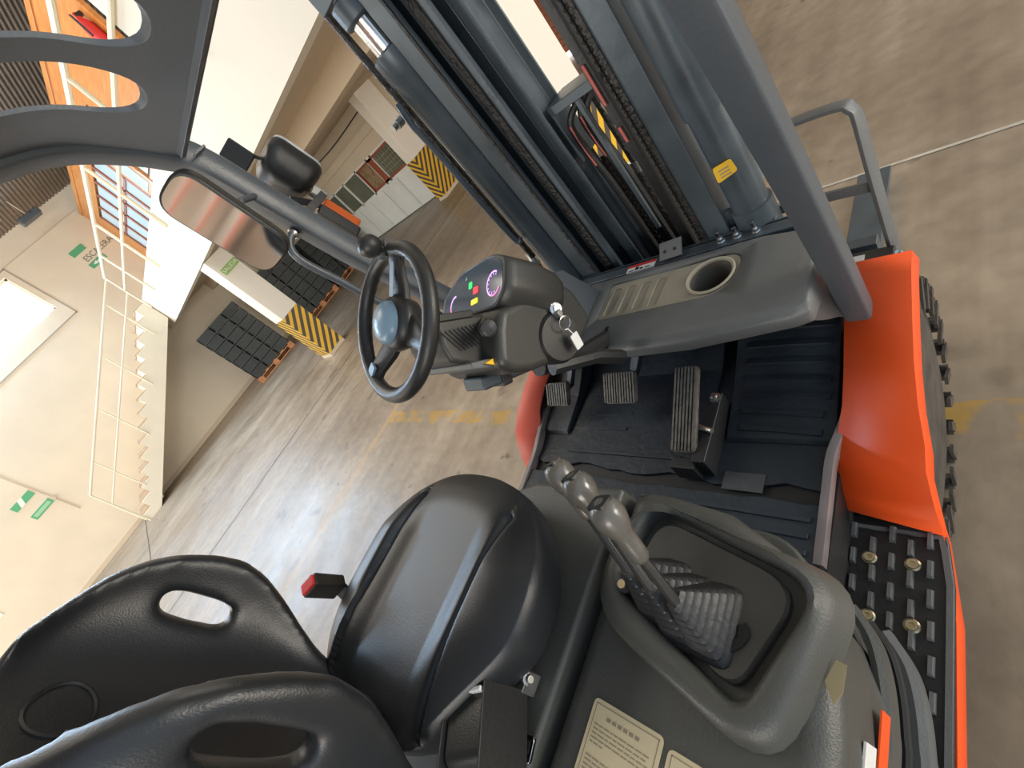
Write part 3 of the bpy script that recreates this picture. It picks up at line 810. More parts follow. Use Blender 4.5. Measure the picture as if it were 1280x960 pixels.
bm = B(); tube(bm, arc_path(.022, .50), .01, 8, flat=(.04, .012), up=(0, 0, 1)); obj('lower_band', bm, 'paint', FL)
# orange and white strips on the side of the cover
bm = B(); box(bm, .5675, .5695, -.90, .085, .735, .782); obj('orange_strip', bm, 'orange', FL, smooth=False)
bm = B(); box(bm, .5675, .5700, -.90, .040, .800, .850); ws = obj('white_strip', bm, 'whitelab', FL, smooth=False)
bm = B(); box(bm, .570, .5706, -.03, -.018, .806, .818); box(bm, .570, .5706, -.055, -.043, .806, .84); obj('black_mark', bm, 'black', ws, smooth=False)

# raised rim: loft of rounded loops
OUT = [(.262, .238), (.545, .212), (.528, -.035), (.232, .055)]
RO = [.08, .07, .07, .08]
INN = [(.300, .232), (.540, .168), (.478, .008), (.268, .098)]
RI = [.04, .05, .03, .05]
def grow(poly, g):
    cx = sum(p[0] for p in poly) / 4; cy = sum(p[1] for p in poly) / 4
    return [(p[0] + (p[0] - cx) / math.hypot(p[0] - cx, p[1] - cy) * g, p[1] + (p[1] - cy) / math.hypot(p[0] - cx, p[1] - cy) * g) for p in poly]
def loop(bm, poly, r, z, n=6): return [bm.verts.new((x, y, z)) for x, y in round_poly(poly, r, n)]
def loft(bm, loops, cap=True):
    for A, C_ in zip(loops, loops[1:]):
        for k in range(len(A)): bm.faces.new((A[k], A[(k + 1) % len(A)], C_[(k + 1) % len(A)], C_[k]))
    if cap: bm.faces.new(loops[-1])
OUT2 = [(.262, .240), (.562, .186), (.512, -.030), (.238, .052)]
bm = B()
loft(bm, [loop(bm, grow(OUT2, .018), [.09, .07, .07, .09], .92), loop(bm, grow(OUT2, .006), RO, .952), loop(bm, OUT2, RO, .966), loop(bm, grow(OUT2, -.010), RO, .972),
          loop(bm, grow(INN, .012), RI, .974), loop(bm, grow(INN, .004), RI, .970), loop(bm, INN, RI, .958), loop(bm, grow(INN, -.001), RI, .940)], cap=True)
lp = obj('lever_console', bm, 'paintdark', FL, ang=60)
PL = grow(INN, -.019)
bm = B(); loft(bm, [loop(bm, PL, RI, .938), loop(bm, PL, RI, .952), loop(bm, grow(PL, -.004), RI, .956)])
obj('lever_plate', bm, mat('lever_plate_plastic', (.066, .064, .057), .36, bump=.1, bscale=400, var=.1), lp, ang=40)
bm = B(); loft(bm, [loop(bm, grow(INN, -.001), RI, .9395), loop(bm, grow(INN, -.012), RI, .9395)], cap=True); obj('plate_gap', bm, 'black', lp)
# hook-shaped slot in the plate
bm = B(); tube(bm, spline([(.425, .052, .958), (.442, .052, .958), (.452, .068, .958), (.462, .078, .958), (.468, .092, .958), (.462, .10, .958)], 5), .006, 8, flat=(.002, .006), up=(0, 0, 1)); obj('slot', bm, 'black', lp)
bm = B(); lathe(bm, [(.011, 0), (.011, .020), (.009, .026), (.0, .027)], (.297, .098, .956), (.05, -.1, 1), 16); kb = obj('socket_knob', bm, 'rubber', lp)
bm = B(); lathe(bm, [(.0065, 0), (.0065, .003)], (.2984, .0955, .982), (.05, -.1, 1), 12, True); obj('knob_cap', bm, 'brass', kb)

def lever(bx, by, kx, ky, kz, tag_):
    base = Vector((bx, by, .956)); tip = Vector((kx, ky, kz)); d = (tip - base).normalized()
    bm = B(); tube(bm, [base + d * .02, base.lerp(tip, .5), tip - d * .06], [.0085, .0075, .007], 10)
    o = obj('control_lever', bm, 'plastic', FL)
    # bellows: rectangular rings that follow the lever
    bm = B(); N = 8; L_ = []
    for i in range(3 * N):
        t = (i // 3) / N + (0, .35, 1.0)[i % 3] / N * .8; k = 1 - .80 * (i // 3) / N - (0, .0, .055)[i % 3]; zig = 1.0
        c = base + Vector((.014, .022, 0)) * (1 - t) + d * (.070 * t) 
        hx, hy = .026 * k * zig, .050 * k * zig
        poly = round_poly([(-hx, -hy), (hx, -hy), (hx, hy), (-hx, hy)], .6 * min(hx, hy), 3)
        L_.append([bm.verts.new((c.x + p[0], c.y + p[1], c.z + .0)) for p in poly])
    loft(bm, L_); obj('bellows', bm, 'rubber', o, ang=20)
    # knob: waisted grip
    c = tip - d * .075
    bm = B(); lathe(bm, [(.009, 0), (.0125, .006), (.0135, .022), (.0135, .036), (.0150, .046), (.0195, .058), (.0225, .070), (.0220, .082), (.018, .092), (.010, .097), (.0, .098)], c, d, 24)
    kn = obj('lever_knob', bm, 'knob', o, ang=80)
    top = c + d * .0975; u = Vector((1, 0, 0)); mtx = basis(top, (.9, .3, 0), Vector((0, 1, .0)) - d * d.y)
    bm = B(); prism(bm, round_poly([(-.015, -.012), (.015, -.012), (.015, .012), (-.015, .012)], .006, 3), 'z', -.010, .0008, basis(top - d * .001, u - d * d.x, Vector((0, 1, 0)) - d * d.y)); pi_ = obj('knob_symbol_plate', bm, 'rubber', kn, smooth=False)
    return o
lever(.418, .070, .362, .143, 1.145, 0)
lever(.380, .072, .302, .172, 1.145, 1)
lever(.343, .084, .247, .192, 1.135, 2)

# ---- stickers on the cover
def sticker(x0, x1, y0, y1, rows, hdr):
    z = .9485 if x1 < .22 else .9388
    bm = B(); prism(bm, round_poly([(x0, y0), (x1, y0), (x1, y1), (x0, y1)], .008, 4), 'z', z - .001, z + .0006); s = obj('instruction_sticker', bm, 'sticker', FL, smooth=False)
    bm = B(); e = .005
    for (a, b, c, d) in ((x0 + e, x1 - e, y1 - e - .0012, y1 - e), (x0 + e, x0 + e + .0012, y0, y1 - e), (x1 - e - .0012, x1 - e, y0, y1 - e)): box(bm, a, b, c, d, z + .0006, z + .0009)
    random.seed(3)
    for r in range(rows):
        y = y1 - .030 - r * .0052
        if y < y0 + .005: break
        if r % 7 == 6: continue
        x = x0 + .010; 
        while x < x1 - .016:
            w = random.uniform(.004, .012); w = min(w, x1 - .010 - x)
            if random.random() < .12 and r % 7 > 3: break
            box(bm, x, x + w, y, y + .0016, z + .0006, z + .0009); x += w + .0016
    cx = (x0 + x1) / 2
    for k in range(hdr): box(bm, cx - .028 + k * .009, cx - .0215 + k * .009, y1 - .020, y1 - .0155, z + .0006, z + .0009)
    obj('printed_text', bm, 'ink', s, smooth=False)
sticker(.283, .392, -.235, -.055, 30, 6)
sticker(.400, .510, -.235, -.062, 30, 4)
bm = B(); prism(bm, [(.548, .075), (.556, .10), (.566, .098), (.565, .07), (.558, .055)], 'z', .9385, .9392); obj('worn_patch', bm, mat('bare_patch', (.36, .30, .17), .6), FL, smooth=False)
# ---- seat
def seat_outline(a):
    """outline radius point for angle a"""
    c, s = math.cos(a), math.sin(a)
    hx = .256; hy = .222 if s >= 0 else .235; q = max(0, min(1, .5 - s)); e = 2.3 + .9 * q * q * (3 - 2 * q)
    if c > 0 and s < 0: q2 = min(1, -s * 1.5); hx *= 1 - .26 * q2 * q2 * (3 - 2 * q2)
    k = (abs(c) ** e + abs(s) ** e) ** (-1 / e)
    return c * k * hx, s * k * hy
def seg_d(p, a, b):
    ax, ay = a; bx, by = b; t = ((p[0] - ax) * (bx - ax) + (p[1] - ay) * (by - ay)) / ((bx - ax) ** 2 + (by - ay) ** 2)
    tc = max(0, min(1, t)); return math.hypot(p[0] - ax - tc * (bx - ax), p[1] - ay - tc * (by - ay)), t
def seat_z(x, y, r):
    z = 1.092
    ax = abs(x); b = max(0, min(1, (ax - .085) / .07)); b = b * b * (3 - 2 * b)
    front = max(0, min(1, (.16 - y) / .12))
    z += .016 * b * front - .008 * (1 - b) * front
    d, t = seg_d((ax, y), (.150, .120), (.150, -.22))
    wv = .0065 + .002 * max(0, min(1, 1 - t)); fade = 1 if x > 0 else max(0, min(1, (y + .12) / .12))
    z -= .018 * fade * math.exp(-(d / wv) ** 2)
    if ax < .15: z -= .010 * math.exp(-((d) / .03) ** 2)
    z -= .16 * max(0, r - .62) ** 2 * 1.3
    return z
bm = B(); NA, NR = 220, 90; rings = []; SCY = -.025; SCX = -.035
for i in range(1, NR + 1):
    r = i / NR; ring = []
    for k in range(NA):
        ox, oy = seat_outline(2 * math.pi * k / NA); x, y = ox * r, SCY + oy * r
        ring.append(bm.verts.new((x + SCX, y, seat_z(x, y, r))))
    rings.append(ring)
ctr = bm.verts.new((SCX, SCY, seat_z(0, SCY, 0)))
for k in range(NA): bm.faces.new((ctr, rings[0][k], rings[0][(k + 1) % NA]))
for sc, dz in ((1.005, -.018), (1.0, -.04), (.98, -.065), (.93, -.085), (.87, -.094)):
    ring = []
    for k in range(NA):
        ox, oy = seat_outline(2 * math.pi * k / NA); ring.append(bm.verts.new((ox * sc + SCX, SCY + oy * sc, 1.066 + dz)))
    rings.append(ring)
for A, C_ in zip(rings, rings[1:]):
    for k in range(NA): bm.faces.new((A[k], C_[k], C_[(k + 1) % NA], A[(k + 1) % NA]))
bm.faces.new(rings[-1])
cu = obj('seat_cushion', bm, 'vinyl', FL, ang=180); cu['label'] = 'grooved black vinyl cushion'
bm = B(); prism(bm, round_poly([(-.20, -.24), (.15, -.24), (.14, .10), (-.18, .10)], .04), 'z', .945, .975); obj('seat_base', bm, 'rubber', FL, bevel=.008)

def interp(tab, z):
    if z <= tab[0][0]: return tab[0][1:]
    for a, b in zip(tab, tab[1:]):
        if z <= b[0]:
            t = (z - a[0]) / (b[0] - a[0]); return [p + (q - p) * t for p, q in zip(a[1:], b[1:])]
    return tab[-1][1:]
#      z     half-w  centre y  wing depth
TB = [(1.06, .160, -.262, .020), (1.10, .185, -.275, .042), (1.15, .210, -.290, .080), (1.20, .226, -.303, .118), (1.25, .236, -.315, .150), (1.30, .240, -.326, .170),
      (1.35, .242, -.337, .172), (1.40, .240, -.347, .165), (1.44, .234, -.354, .150), (1.475, .222, -.360, .125), (1.50, .200, -.366, .095), (1.53, .150, -.372, .060)]
BCX = -.022
bm = B(); NU, NV = 60, 40; front = []; back = []
for j in range(NV + 1):
    z = 1.06 + (1.53 - 1.06) * j / NV; w, yc, dp = interp(TB, z); rf = []; rb = []
    for i in range(NU + 1):
        a = (-1 + 2 * i / NU) * math.radians(100)
        sx = math.copysign(abs(math.sin(a)) ** .9, a); cy = 1 - math.cos(a)
        x = BCX + w * sx * (.90 if sx > 0 else 1); y = yc + dp * min(1.08, cy) ** 1.25
        nx, ny = sx * dp * 2.2, -(math.cos(a) * w + .02); l = math.hypot(nx, ny); nx, ny = nx / l, ny / l
        th = .040
        rf.append(bm.verts.new((x, y, z))); rb.append(bm.verts.new((x + nx * th, y + ny * th, z - .003)))
    front.append(rf); back.append(rb)
for j in range(NV):
    for i in range(NU):
        bm.faces.new((front[j][i], front[j][i + 1], front[j + 1][i + 1], front[j + 1][i])); bm.faces.new((back[j][i], back[j + 1][i], back[j + 1][i + 1], back[j][i + 1]))
    bm.faces.new((front[j][0], front[j + 1][0], back[j + 1][0], back[j][0])); bm.faces.new((front[j][NU], back[j][NU], back[j + 1][NU], front[j + 1][NU]))
for i in range(NU):
    bm.faces.new((front[0][i], back[0][i], back[0][i + 1], front[0][i + 1])); bm.faces.new((front[NV][i], front[NV][i + 1], back[NV][i + 1], back[NV][i]))
br = obj('backrest', bm, 'vinyl', FL)
cutter = []
for s in (1, -1):
    cb_ = B(); pts = spline([(s * .14, -.222, 1.285), (s * .14, -.230, 1.33), (s * .14, -.240, 1.378)], 4)
    poly = round_poly([(-.246, 1.268), (-.208, 1.272), (-.216, 1.392), (-.254, 1.388)], .030, 5)
    if s > 0: poly = [(a + .022, b + .012) for a, b in poly]
    prism(cb_, poly, 'x', s * .12, s * .36); cutter.append(obj('cutter', cb_, 'vinyl', None))
soft(br, .0058, 26, .6, cutter)
br['label'] = 'wrap-around black vinyl backrest with two oval hand holes'
# embossed oval in the middle of the backrest
pts = []
for k in range(40):
    a = 2 * math.pi * k / 40; x = -.115 + .050 * math.cos(a); z = 1.440 + .036 * math.sin(a)
    w, yc, dp = interp(TB, z); aa = math.asin(min(.999, (abs(x - BCX) / w) ** (1 / .9))); pts.append((x, yc + dp * (1 - math.cos(aa)) ** 1.25 + .0008, z))
bm = B(); tube(bm, pts, .0035, 6, closed=True); obj('embossed_oval', bm, 'vinyl', br)
# lumbar bulge at the foot of the backrest
bm = B(); bmesh.ops.create_uvsphere(bm, u_segments=32, v_segments=16, radius=1)
for v in bm.verts: v.co = Vector((v.co.x * .085 - .02, v.co.y * .045 - .262, v.co.z * .060 + 1.090))
obj('lumbar_pad', bm, 'vinyl', br)
# belt buckle, retractor, belt
bm = B(); mt = basis((-.322, -.130, 1.105), (.75, 1, .1), (.1, -.35, 1)); box(bm, -.024, .024, -.03, .045, -.015, .015, mt)
bk = obj('belt_buckle', bm, 'plastic', FL, bevel=.004)
bm = B(); box(bm, -.020, .020, .042, .050, -.012, .012, mt); obj('release_button', bm, 'red', bk, smooth=False, bevel=.002)
bm = B(); tube(bm, [mt @ Vector((0, -.03, 0)), Vector((-.30, -.15, 1.0)), Vector((-.27, -.17, .95))], .01, 8, flat=(.004, .018)); obj('buckle_strap', bm, 'webbing', bk)
rt = basis((.182, -.160, 1.022), (.5, -.87, 0), (0, 0, 1))
bm = B(); prism(bm, round_poly([(-.045, -.045), (.045, -.045), (.045, .040), (-.045, .040)], .02, 5), 'z', -.035, .035, rt @ Matrix.Rotation(math.radians(0), 4, 'X'))
re = obj('belt_retractor', bm, 'plastic', FL, bevel=.006)
bm = B(); box(bm, -.05, .055, -.052, .046, .036, .039, rt); box(bm, -.05, .055, -.052, .046, -.039, -.036, rt); box(bm, -.052, -.048, -.05, .04, -.039, .039, rt); obj('retractor_bracket', bm, 'rubber', re, smooth=False, bevel=.002)
bm = B(); box(bm, -.042, -.035, .032, .048, -.034, .03, rt); obj('belt_slot_edge', bm, 'whitelab', re, smooth=False, bevel=.002)
bm = B(); prism(bm, round_poly([(.190, -.148), (.218, -.140), (.224, -.172), (.196, -.182)], .006), 'z', .950, .956); tg = obj('belt_tongue', bm, 'chrome', FL, bevel=.001)
bm = B(); prism(bm, round_poly([(.197, -.152), (.213, -.147), (.217, -.163), (.201, -.168)], .003), 'z', .9561, .9566); obj('tongue_slot', bm, 'black', tg)
bm = B(); lathe(bm, [(.010, 0), (.010, .006), (.006, .008), (.006, .014)], (.188, -.080, .982), (1, .2, .3), 10); box(bm, .165, .192, -.10, -.07, .955, .985); obj('seat_bracket_bolt', bm, 'steel', FL, smooth=False, bevel=.001)

# ---- cowl with tray
poly = [(.655, .850), (.650, .885), (.668, .905), (.72, .912), (.925, .912), (.925, .86), (.90, .85), (.72, .835)]
bm = B()
xs = [-.44, -.30, -.12, .05, .20, .33, .41, .44]
rows = []
for x in xs:
    t = max(0, (x - .18) / .26); dy = .050 * t * t + (.02 if x < -.2 else 0)
    rows.append([bm.verts.new((x, y + (dy if y < .75 else 0), z + (.0 if x < .4 else -.012))) for y, z in poly])
for A, C_ in zip(rows, rows[1:]):
    for k in range(len(poly)): bm.faces.new((A[k], A[(k + 1) % len(poly)], C_[(k + 1) % len(poly)], C_[k]))
bm.faces.new(rows[0][::-1]); bm.faces.new(rows[-1])
cw = obj('cowl', bm, 'paint', FL, bevel=.008, seg=3)
k1 = B(); lathe(k1, [(.052, -.085), (.054, .06)], (.227, .832, .89), (0, 0, 1), 32); c1 = obj('cutter', k1, 'paint')
k2 = B(); prism(k2, round_poly([(-.085, .755), (.285, .762), (.300, .895), (-.085, .895)], [.02, .06, .05, .02], 5), 'z', .8985, .95); c2 = obj('cutter', k2, 'paint')
cut(cw, [c2, c1])
bm = B(); prism(bm, round_poly([(-.083, .757), (.283, .764), (.298, .893), (-.083, .893)], [.02, .06, .05, .02], 5), 'z', .899, .9068); ty = obj('tray_insert', bm, 'cup', cw, smooth=False)
kk = B(); lathe(kk, [(.052, -.085), (.054, .06)], (.227, .832, .89), (0, 0, 1), 32); c1 = obj('cutter', kk, 'cup')
k3s = []
for i in range(4):
    x = -.055 + .047 * i; q = B(); prism(q, round_poly([(x - .014, .772), (x + .016, .772), (x + .020, .875), (x - .010, .875)], .013, 4), 'z', .902, .92); k3s.append(obj('cutter', q, 'cup'))
cut(ty, [c1] + k3s)
bm = B(); lathe(bm, [(.058, 0), (.060, .006), (.056, .009), (.051, .006), (.050, .000)], (.227, .832, .905), (0, 0, 1), 40, cap=False); cupo = obj('cup_holder', bm, 'cup', cw)
so = cupo.modifiers.new('t', 'SOLIDIFY'); so.thickness = .002; so.offset = -1
bm = B(); lathe(bm, [(.0505, .003), (.047, -.075), (.0, -.078)], (.227, .832, .905), (0, 0, 1), 40, cap=False); cw2 = obj('cup_well', bm, mat('cup_well_shade', (.07, .062, .048), .6), cw)  # well coloured dark to stand for the shade inside the cup
so = cw2.modifiers.new('t', 'SOLIDIFY'); so.thickness = .002; so.offset = 1
bm = B(); lathe(bm, [(.007, 0), (.007, .002)], (-.026, .716, .911), (0, 0, 1), 12); obj('screw_hole', bm, 'black', cw)
# skirts joining the cowl to the guard legs (arched)
for s in (1, -1):
    pts = []
    bm = B()
    prof = spline([(.405, .700, .885), (.420, .722, .83), (.432, .765, .775), (.446, .81, .73), (.455, .835, .69)], 5)
    out = [(.47, .80, .90), (.47, .83, .80), (.47, .86, .72)]
    fr = [Vector((.44, .925, .905)), Vector((.455, .93, .70))]
    A = [bm.verts.new((s * p.x, p.y, p.z)) for p in prof]
    n_ = len(prof); C_ = [bm.verts.new((s * (.44 + .015 * i / (n_ - 1)), .93, .90 - .21 * i / (n_ - 1))) for i in range(n_)]
    for i in range(n_ - 1): bm.faces.new((A[i], A[i + 1], C_[i + 1], C_[i]))
    o = obj('cowl_skirt', bm, 'paint', FL); so = o.modifiers.new('t', 'SOLIDIFY'); so.thickness = .006; so.offset = 0

# ---- front cross member with bolts
bm = B(); box(bm, -.36, .40, .935, .975, .885, .905); box(bm, -.36, .40, .965, .98, .78, .905)
cm = obj('cross_member', bm, 'mast', FL, smooth=False, bevel=.003)
bm = B(); box(bm, .165, .345, .975, 1.02, .885, .905); box(bm, .165, .345, 1.005, 1.02, .905, .95); bp_ = obj('bolt_plate', bm, 'mast', cm, smooth=False, bevel=.003)
for x in (.226, .265, .308):
    bm = B(); lathe(bm, [(.012, 0), (.012, .003), (.0095, .003), (.0095, .011), (.005, .011), (.0055, .028), (.0, .030)], (x, .955, .905), (0, 0, 1), 6); obj('bolt', bm, 'chrome', cm, smooth=False)
bm = B(); box(bm, -.048, .044, .9335, .9345, .868, .906); box(bm, -.048, .044, .9335, .962, .9055, .9065); wl = obj('warning_label', bm, 'whitelab', cm, smooth=False)
bm = B(); box(bm, -.048, .044, .952, .962, .9066, .9070); obj('red_header', bm, 'red', wl, smooth=False)
bm = B(); box(bm, -.02, -.008, .938, .95, .9066, .9070); box(bm, -.004, .006, .937, .944, .9066, .9070); box(bm, .012, .03, .938, .942, .9066, .9070); box(bm, -.04, -.024, .936, .940, .9066, .9070); obj('pictogram', bm, 'black', wl, smooth=False)
bm = B(); mt = basis((.098, .955, .925), (1, .05, 0), (0, .8, .45)); box(bm, -.032, .032, -.022, .028, -.002, .002, mt); bq = obj('small_bracket', bm, 'paint', cm, smooth=False, bevel=.001)
bm = B()
for dx_ in (-.016, .012): lathe(bm, [(.005, 0), (.005, .0006)], mt @ Vector((dx_, 0, .002)), mt.to_3x3() @ Vector((0, 0, 1)), 10)
obj('bracket_hole', bm, 'black', bq)

# ---- mast
ZT = 2.35; ZB = .30
def rail(nm, s, x0, x1, y0, y1, tw=.012, tf=.018, mt_='mast'):
    """channel open towards the truck centre: web at outer x, flanges front and rear"""
    a, b = sorted((s * x0, s * x1)); bm = B()
    xo = s * max(x0, x1); xi = s * min(x0, x1)
    prism(bm, [(xo, y0), (xi, y0), (xi, y0 + tf), (xo - s * tw, y0 + tf + .004), (xo - s * tw, y1 - tf - .004), (xi, y1 - tf), (xi, y1), (xo, y1)], 'z', ZB, ZT)
    return obj(nm, bm, mt_, FL, smooth=False, bevel=.003)
for s in (1, -1):
    r1 = rail('outer_mast_rail', s, .178, .240, .985, 1.145)
    r2 = rail('middle_mast_rail', s, .118 if s < 0 else .192, .174 if s < 0 else .236, 1.02 if s < 0 else 1.03, 1.155 if s < 0 else 1.14)
    r3 = rail('inner_mast_rail', s, .078 if s < 0 else .082, .114 if s < 0 else .100, 1.075, 1.180 if s < 0 else 1.10, .010, .006)
    r2y = 1.02
    # greasy rolling track strip on the flange
    bm = B(); box(bm, s * .150 - .012, s * .150 + .012, r2y - .006, r2y + .0005, ZB, ZT) if s < 0 else box(bm, .205, .225, 1.024, 1.0305, ZB, ZT); obj('grease_track', bm, 'grease', r2, smooth=False)
    bm = B(); box(bm, s * .182 - .004, s * .182 + .004, .98, .986, ZB, ZT); obj('grease_track', bm, 'grease', r1, smooth=False)
    # lift cylinder
    cx, cy = (-.288, 1.01) if s < 0 else (.300, 1.01)
    if s < 0:
        bm = B(); lathe(bm, [(.042, 0), (.045, .01), (.045, .50), (.049, .502), (.049, 1.245), (.053, 1.25), (.053, 1.31), (.046, 1.315)], (cx, cy, .40), (0, 0, 1), 32)
        cyl = obj('lift_cylinder', bm, 'mast', FL, ang=50)
        bm = B(); lathe(bm, [(.034, 0), (.034, .082)], (cx, cy, 1.71), (0, 0, 1), 32); obj('cylinder_rod', bm, 'chrome', cyl)
        bm = B(); lathe(bm, [(.045, 0), (.05, .005), (.05, .05), (.035, .055), (.035, .30)], (cx, cy, 1.79), (0, 0, 1), 24); box(bm, cx - .06, cx + .11, cy - .04, cy + .05, 1.85, 1.93); obj('rod_head', bm, 'mast', cyl, bevel=.003)
        bm = B(); tube(bm, spline([(cx - .055, cy - .045, 1.62), (cx - .05, cy - .06, 1.56), (cx - .045, cy - .062, 1.50), (cx - .04, cy - .062, 1.16), (cx - .02, cy - .055, 1.13)], 5), .0085, 8); obj('cylinder_pipe', bm, 'mast', cyl)
        bm = B(); lathe(bm, [(.013, 0), (.013, .02), (.009, .022), (.009, .035)], (cx - .055, cy - .07, 1.59), (-.3, -1, 0), 8); obj('pipe_fitting', bm, 'steel', cyl, smooth=False)
    else:
        bm = B(); lathe(bm, [(.042, 0), (.047, .01), (.047, .55), (.040, .552), (.040, .80), (.046, .802), (.046, 2.0)], (cx, cy, .40), (0, 0, 1), 32)
        cyl = obj('lift_cylinder', bm, 'mast', FL, ang=50)
        bm = B(); mt = basis((cx + .002, cy - .049, 1.075), (1, .35, 0), (0, 0, 1)); prism(bm, round_poly([(-.022, -.018), (.022, -.012), (.018, .02), (-.02, .02)], .006), 'z', -.003, .0, mt); yt = obj('yellow_tag', bm, 'yellow', cyl, smooth=False)
        bm = B()
        for q in range(3): box(bm, -.012, .010, -.010 + q * .008, -.007 + q * .008, 0, .0005, mt)
        obj('tag_print', bm, 'ink', yt, smooth=False)
# slim pipe beside the left cylinder
bm = B(); tube(bm, [(-.392, 1.03, 2.2), (-.392, 1.02, 1.02)], .011, 10); pp = obj('return_pipe', bm, 'grease', FL)
bm = B(); lathe(bm, [(.012, 0), (.016, .005), (.016, .03), (.013, .035), (.013, .06)], (-.400, 1.02, .985), (0, 0, 1), 10); obj('pipe_coupling', bm, 'steel', pp)
bm = B(); tube(bm, [(-.400, 1.02, .99), (-.395, 1.0, .93), (-.36, .97, .88)], .012, 8); obj('pipe_hose', bm, 'rubber', pp)
# leaf chains: alternating links and pins
def chain(nm, x, y, z0, z1, ph, w, axis_x=True):
    root = B(); box(root, x - w * .2, x + w * .2, y - .004, y + .004, z0, z1); root = obj(nm, root, 'grease', FL, smooth=False)
    n_ = int((z1 - z0) / ph); me = None
    for i in range(n_):
        z = z0 + ph * (i + .5)
        if me is None:
            bm = B()
            for q in (-1, 1):
                lathe(bm, [(.0115, 0), (.0115, w * .22)], (q * w * .5 - (w * .22 if q > 0 else 0), 0, 0), (1, 0, 0), 8)
            lathe(bm, [(.0062, 0), (.0062, w * 1.35)], (-w * .675, 0, 0), (1, 0, 0), 8)
            lk = obj('chain_link', bm, 'grease', root, smooth=False); me = lk.data
        else:
            lk = lk.copy(); COL.objects.link(lk); lk.parent = root
        lk.location = (x, y, z)
    return root
chain('lift_chain', .168, .998, .62, 1.75, .0215, .020)
chain('lift_chain', -.160, 1.05, .62, 1.75, .0215, .022)
chain('centre_chain', -.060, 1.165, .62, 1.16, .022, .030)
chain('centre_chain', .030, 1.235, .62, 1.30, .022, .050)
# slender bar and hoses in the middle
bm = B(); tube(bm, [(.096, 1.07, 2.2), (.092, 1.07, .60)], .01, 8, flat=(.012, .010), up=(1, 0, 0)); hb = obj('hose_guide_bar', bm, 'rubber', FL)
bm = B(); tube(bm, [(.093, 1.057, 1.40), (.092, 1.057, 1.30)], .0040, 6); obj('red_print', bm, 'hosered', hb)
bm = B(); tube(bm, [(.092, 1.057, 1.24), (.092, 1.057, 1.20)], .0040, 6); obj('red_print', bm, 'hosered', hb)
for k, (x, y) in enumerate(((-.050, 1.125), (-.028, 1.155), (-.005, 1.15))):
    bm = B(); tube(bm, spline([(x + .03, y + .02, 1.325), (x - .004, y - .01, 1.29), (x - .012, y, 1.20), (x, y, 1.05), (x + .004, y, .62)], 6), .0095, 8); h_ = obj('hydraulic_hose', bm, 'rubber', FL)
    bm = B(); tube(bm, spline([(x - .0025 + .0, y - .019, 1.29), (x - .012, y - .0085, 1.22), (x - .009, y - .0085, 1.16)], 4), .0032, 6); obj('hose_marking', bm, 'hosered', h_)
# bracket with dusty plate, small cylinder with a bright band
bm = B(); box(bm, -.075, .115, 1.10, 1.20, 1.335, 1.36); box(bm, -.080, -.072, 1.10, 1.19, 1.19, 1.36); prism(bm, [(1.11, 1.335), (1.125, 1.335), (1.125, .9), (1.115, .9)], 'x', -.008, .006)
hk = obj('hose_bracket', bm, 'mast', FL, smooth=False, bevel=.003)
bm = B(); prism(bm, round_poly([(.035, 1.29), (.045, 1.215), (.085, 1.205), (.112, 1.225), (.112, 1.31), (.075, 1.32)], .008), 'y', 1.13, 1.15); dp_ = obj('clamp_plate', bm, 'tan', hk, smooth=False, bevel=.003)
bm = B(); lathe(bm, [(.008, 0), (.008, .006)], (.055, 1.13, 1.305), (0, -1, 0), 8); lathe(bm, [(.008, 0), (.008, .006)], (.05, 1.13, 1.225), (0, -1, 0), 8); box(bm, .085, .095, 1.128, 1.13, 1.235, 1.245); obj('plate_bolt', bm, 'chrome', dp_, smooth=False)
bm = B(); lathe(bm, [(.021, 0), (.021, .44), (.016, .45), (.016, .70)], (.005, 1.19, .62), (0, 0, 1), 16); fc = obj('free_lift_cylinder', bm, 'grease', FL, ang=50)
bm = B(); lathe(bm, [(.023, 0), (.023, .035)], (.005, 1.19, 1.062), (0, 0, 1), 20); obj('bright_band', bm, 'chrome', fc)
bm = B(); box(bm, -.262, .262, 1.15, 1.19, .55, .75); box(bm, -.30, .30, 1.15, 1.17, 1.75, 1.85); obj('mast_cross_plate', bm, 'mast', FL, smooth=False, bevel=.003)
# carriage and forks, low in front
bm = B(); box(bm, -.45, .45, 1.22, 1.26, .18, .26); box(bm, -.45, .45, 1.22, 1.26, .48, .56); carr = obj('carriage', bm, 'mast', FL, smooth=False, bevel=.003)
for s in (1, -1):
    bm = B(); prism(bm, [(1.26, .05), (1.26, .6), (1.30, .6), (1.30, .10), (2.30, .065), (2.30, .05)], 'x', s * .28 - .06, s * .28 + .06); obj('fork', bm, 'mast', carr, smooth=False, bevel=.003)

# ---- overhead guard
prof = [(.845, .685), (.775, .95), (.705, 1.20), (.632, 1.44), (.580, 1.658), (.538, 1.830), (.500, 1.890), (.445, 1.945), (.375, 1.997), (.290, 2.030), (.15, 2.052), (-.15, 2.062), (-.95, 2.065)]
for s in (1, -1):
    def gx_(z): return s * (.470 + .030 * min(1, max(0, (z - .69) / .75)))
    pts = spline([(gx_(z), y, z) for y, z in prof], 6)
    bm = B(); tube(bm, pts, .04, 16, flat=(.024, .026) if s > 0 else (.034, .030), up=(1, 0, 0)); obj('guard_leg', bm, 'guard', FL, ang=50)
    if s > 0:
        bm = B(); box(bm, .325, .352, 1.048, 1.050, .975, 1.025); obj('leg_label', bm, 'whitelab', FL, smooth=False)
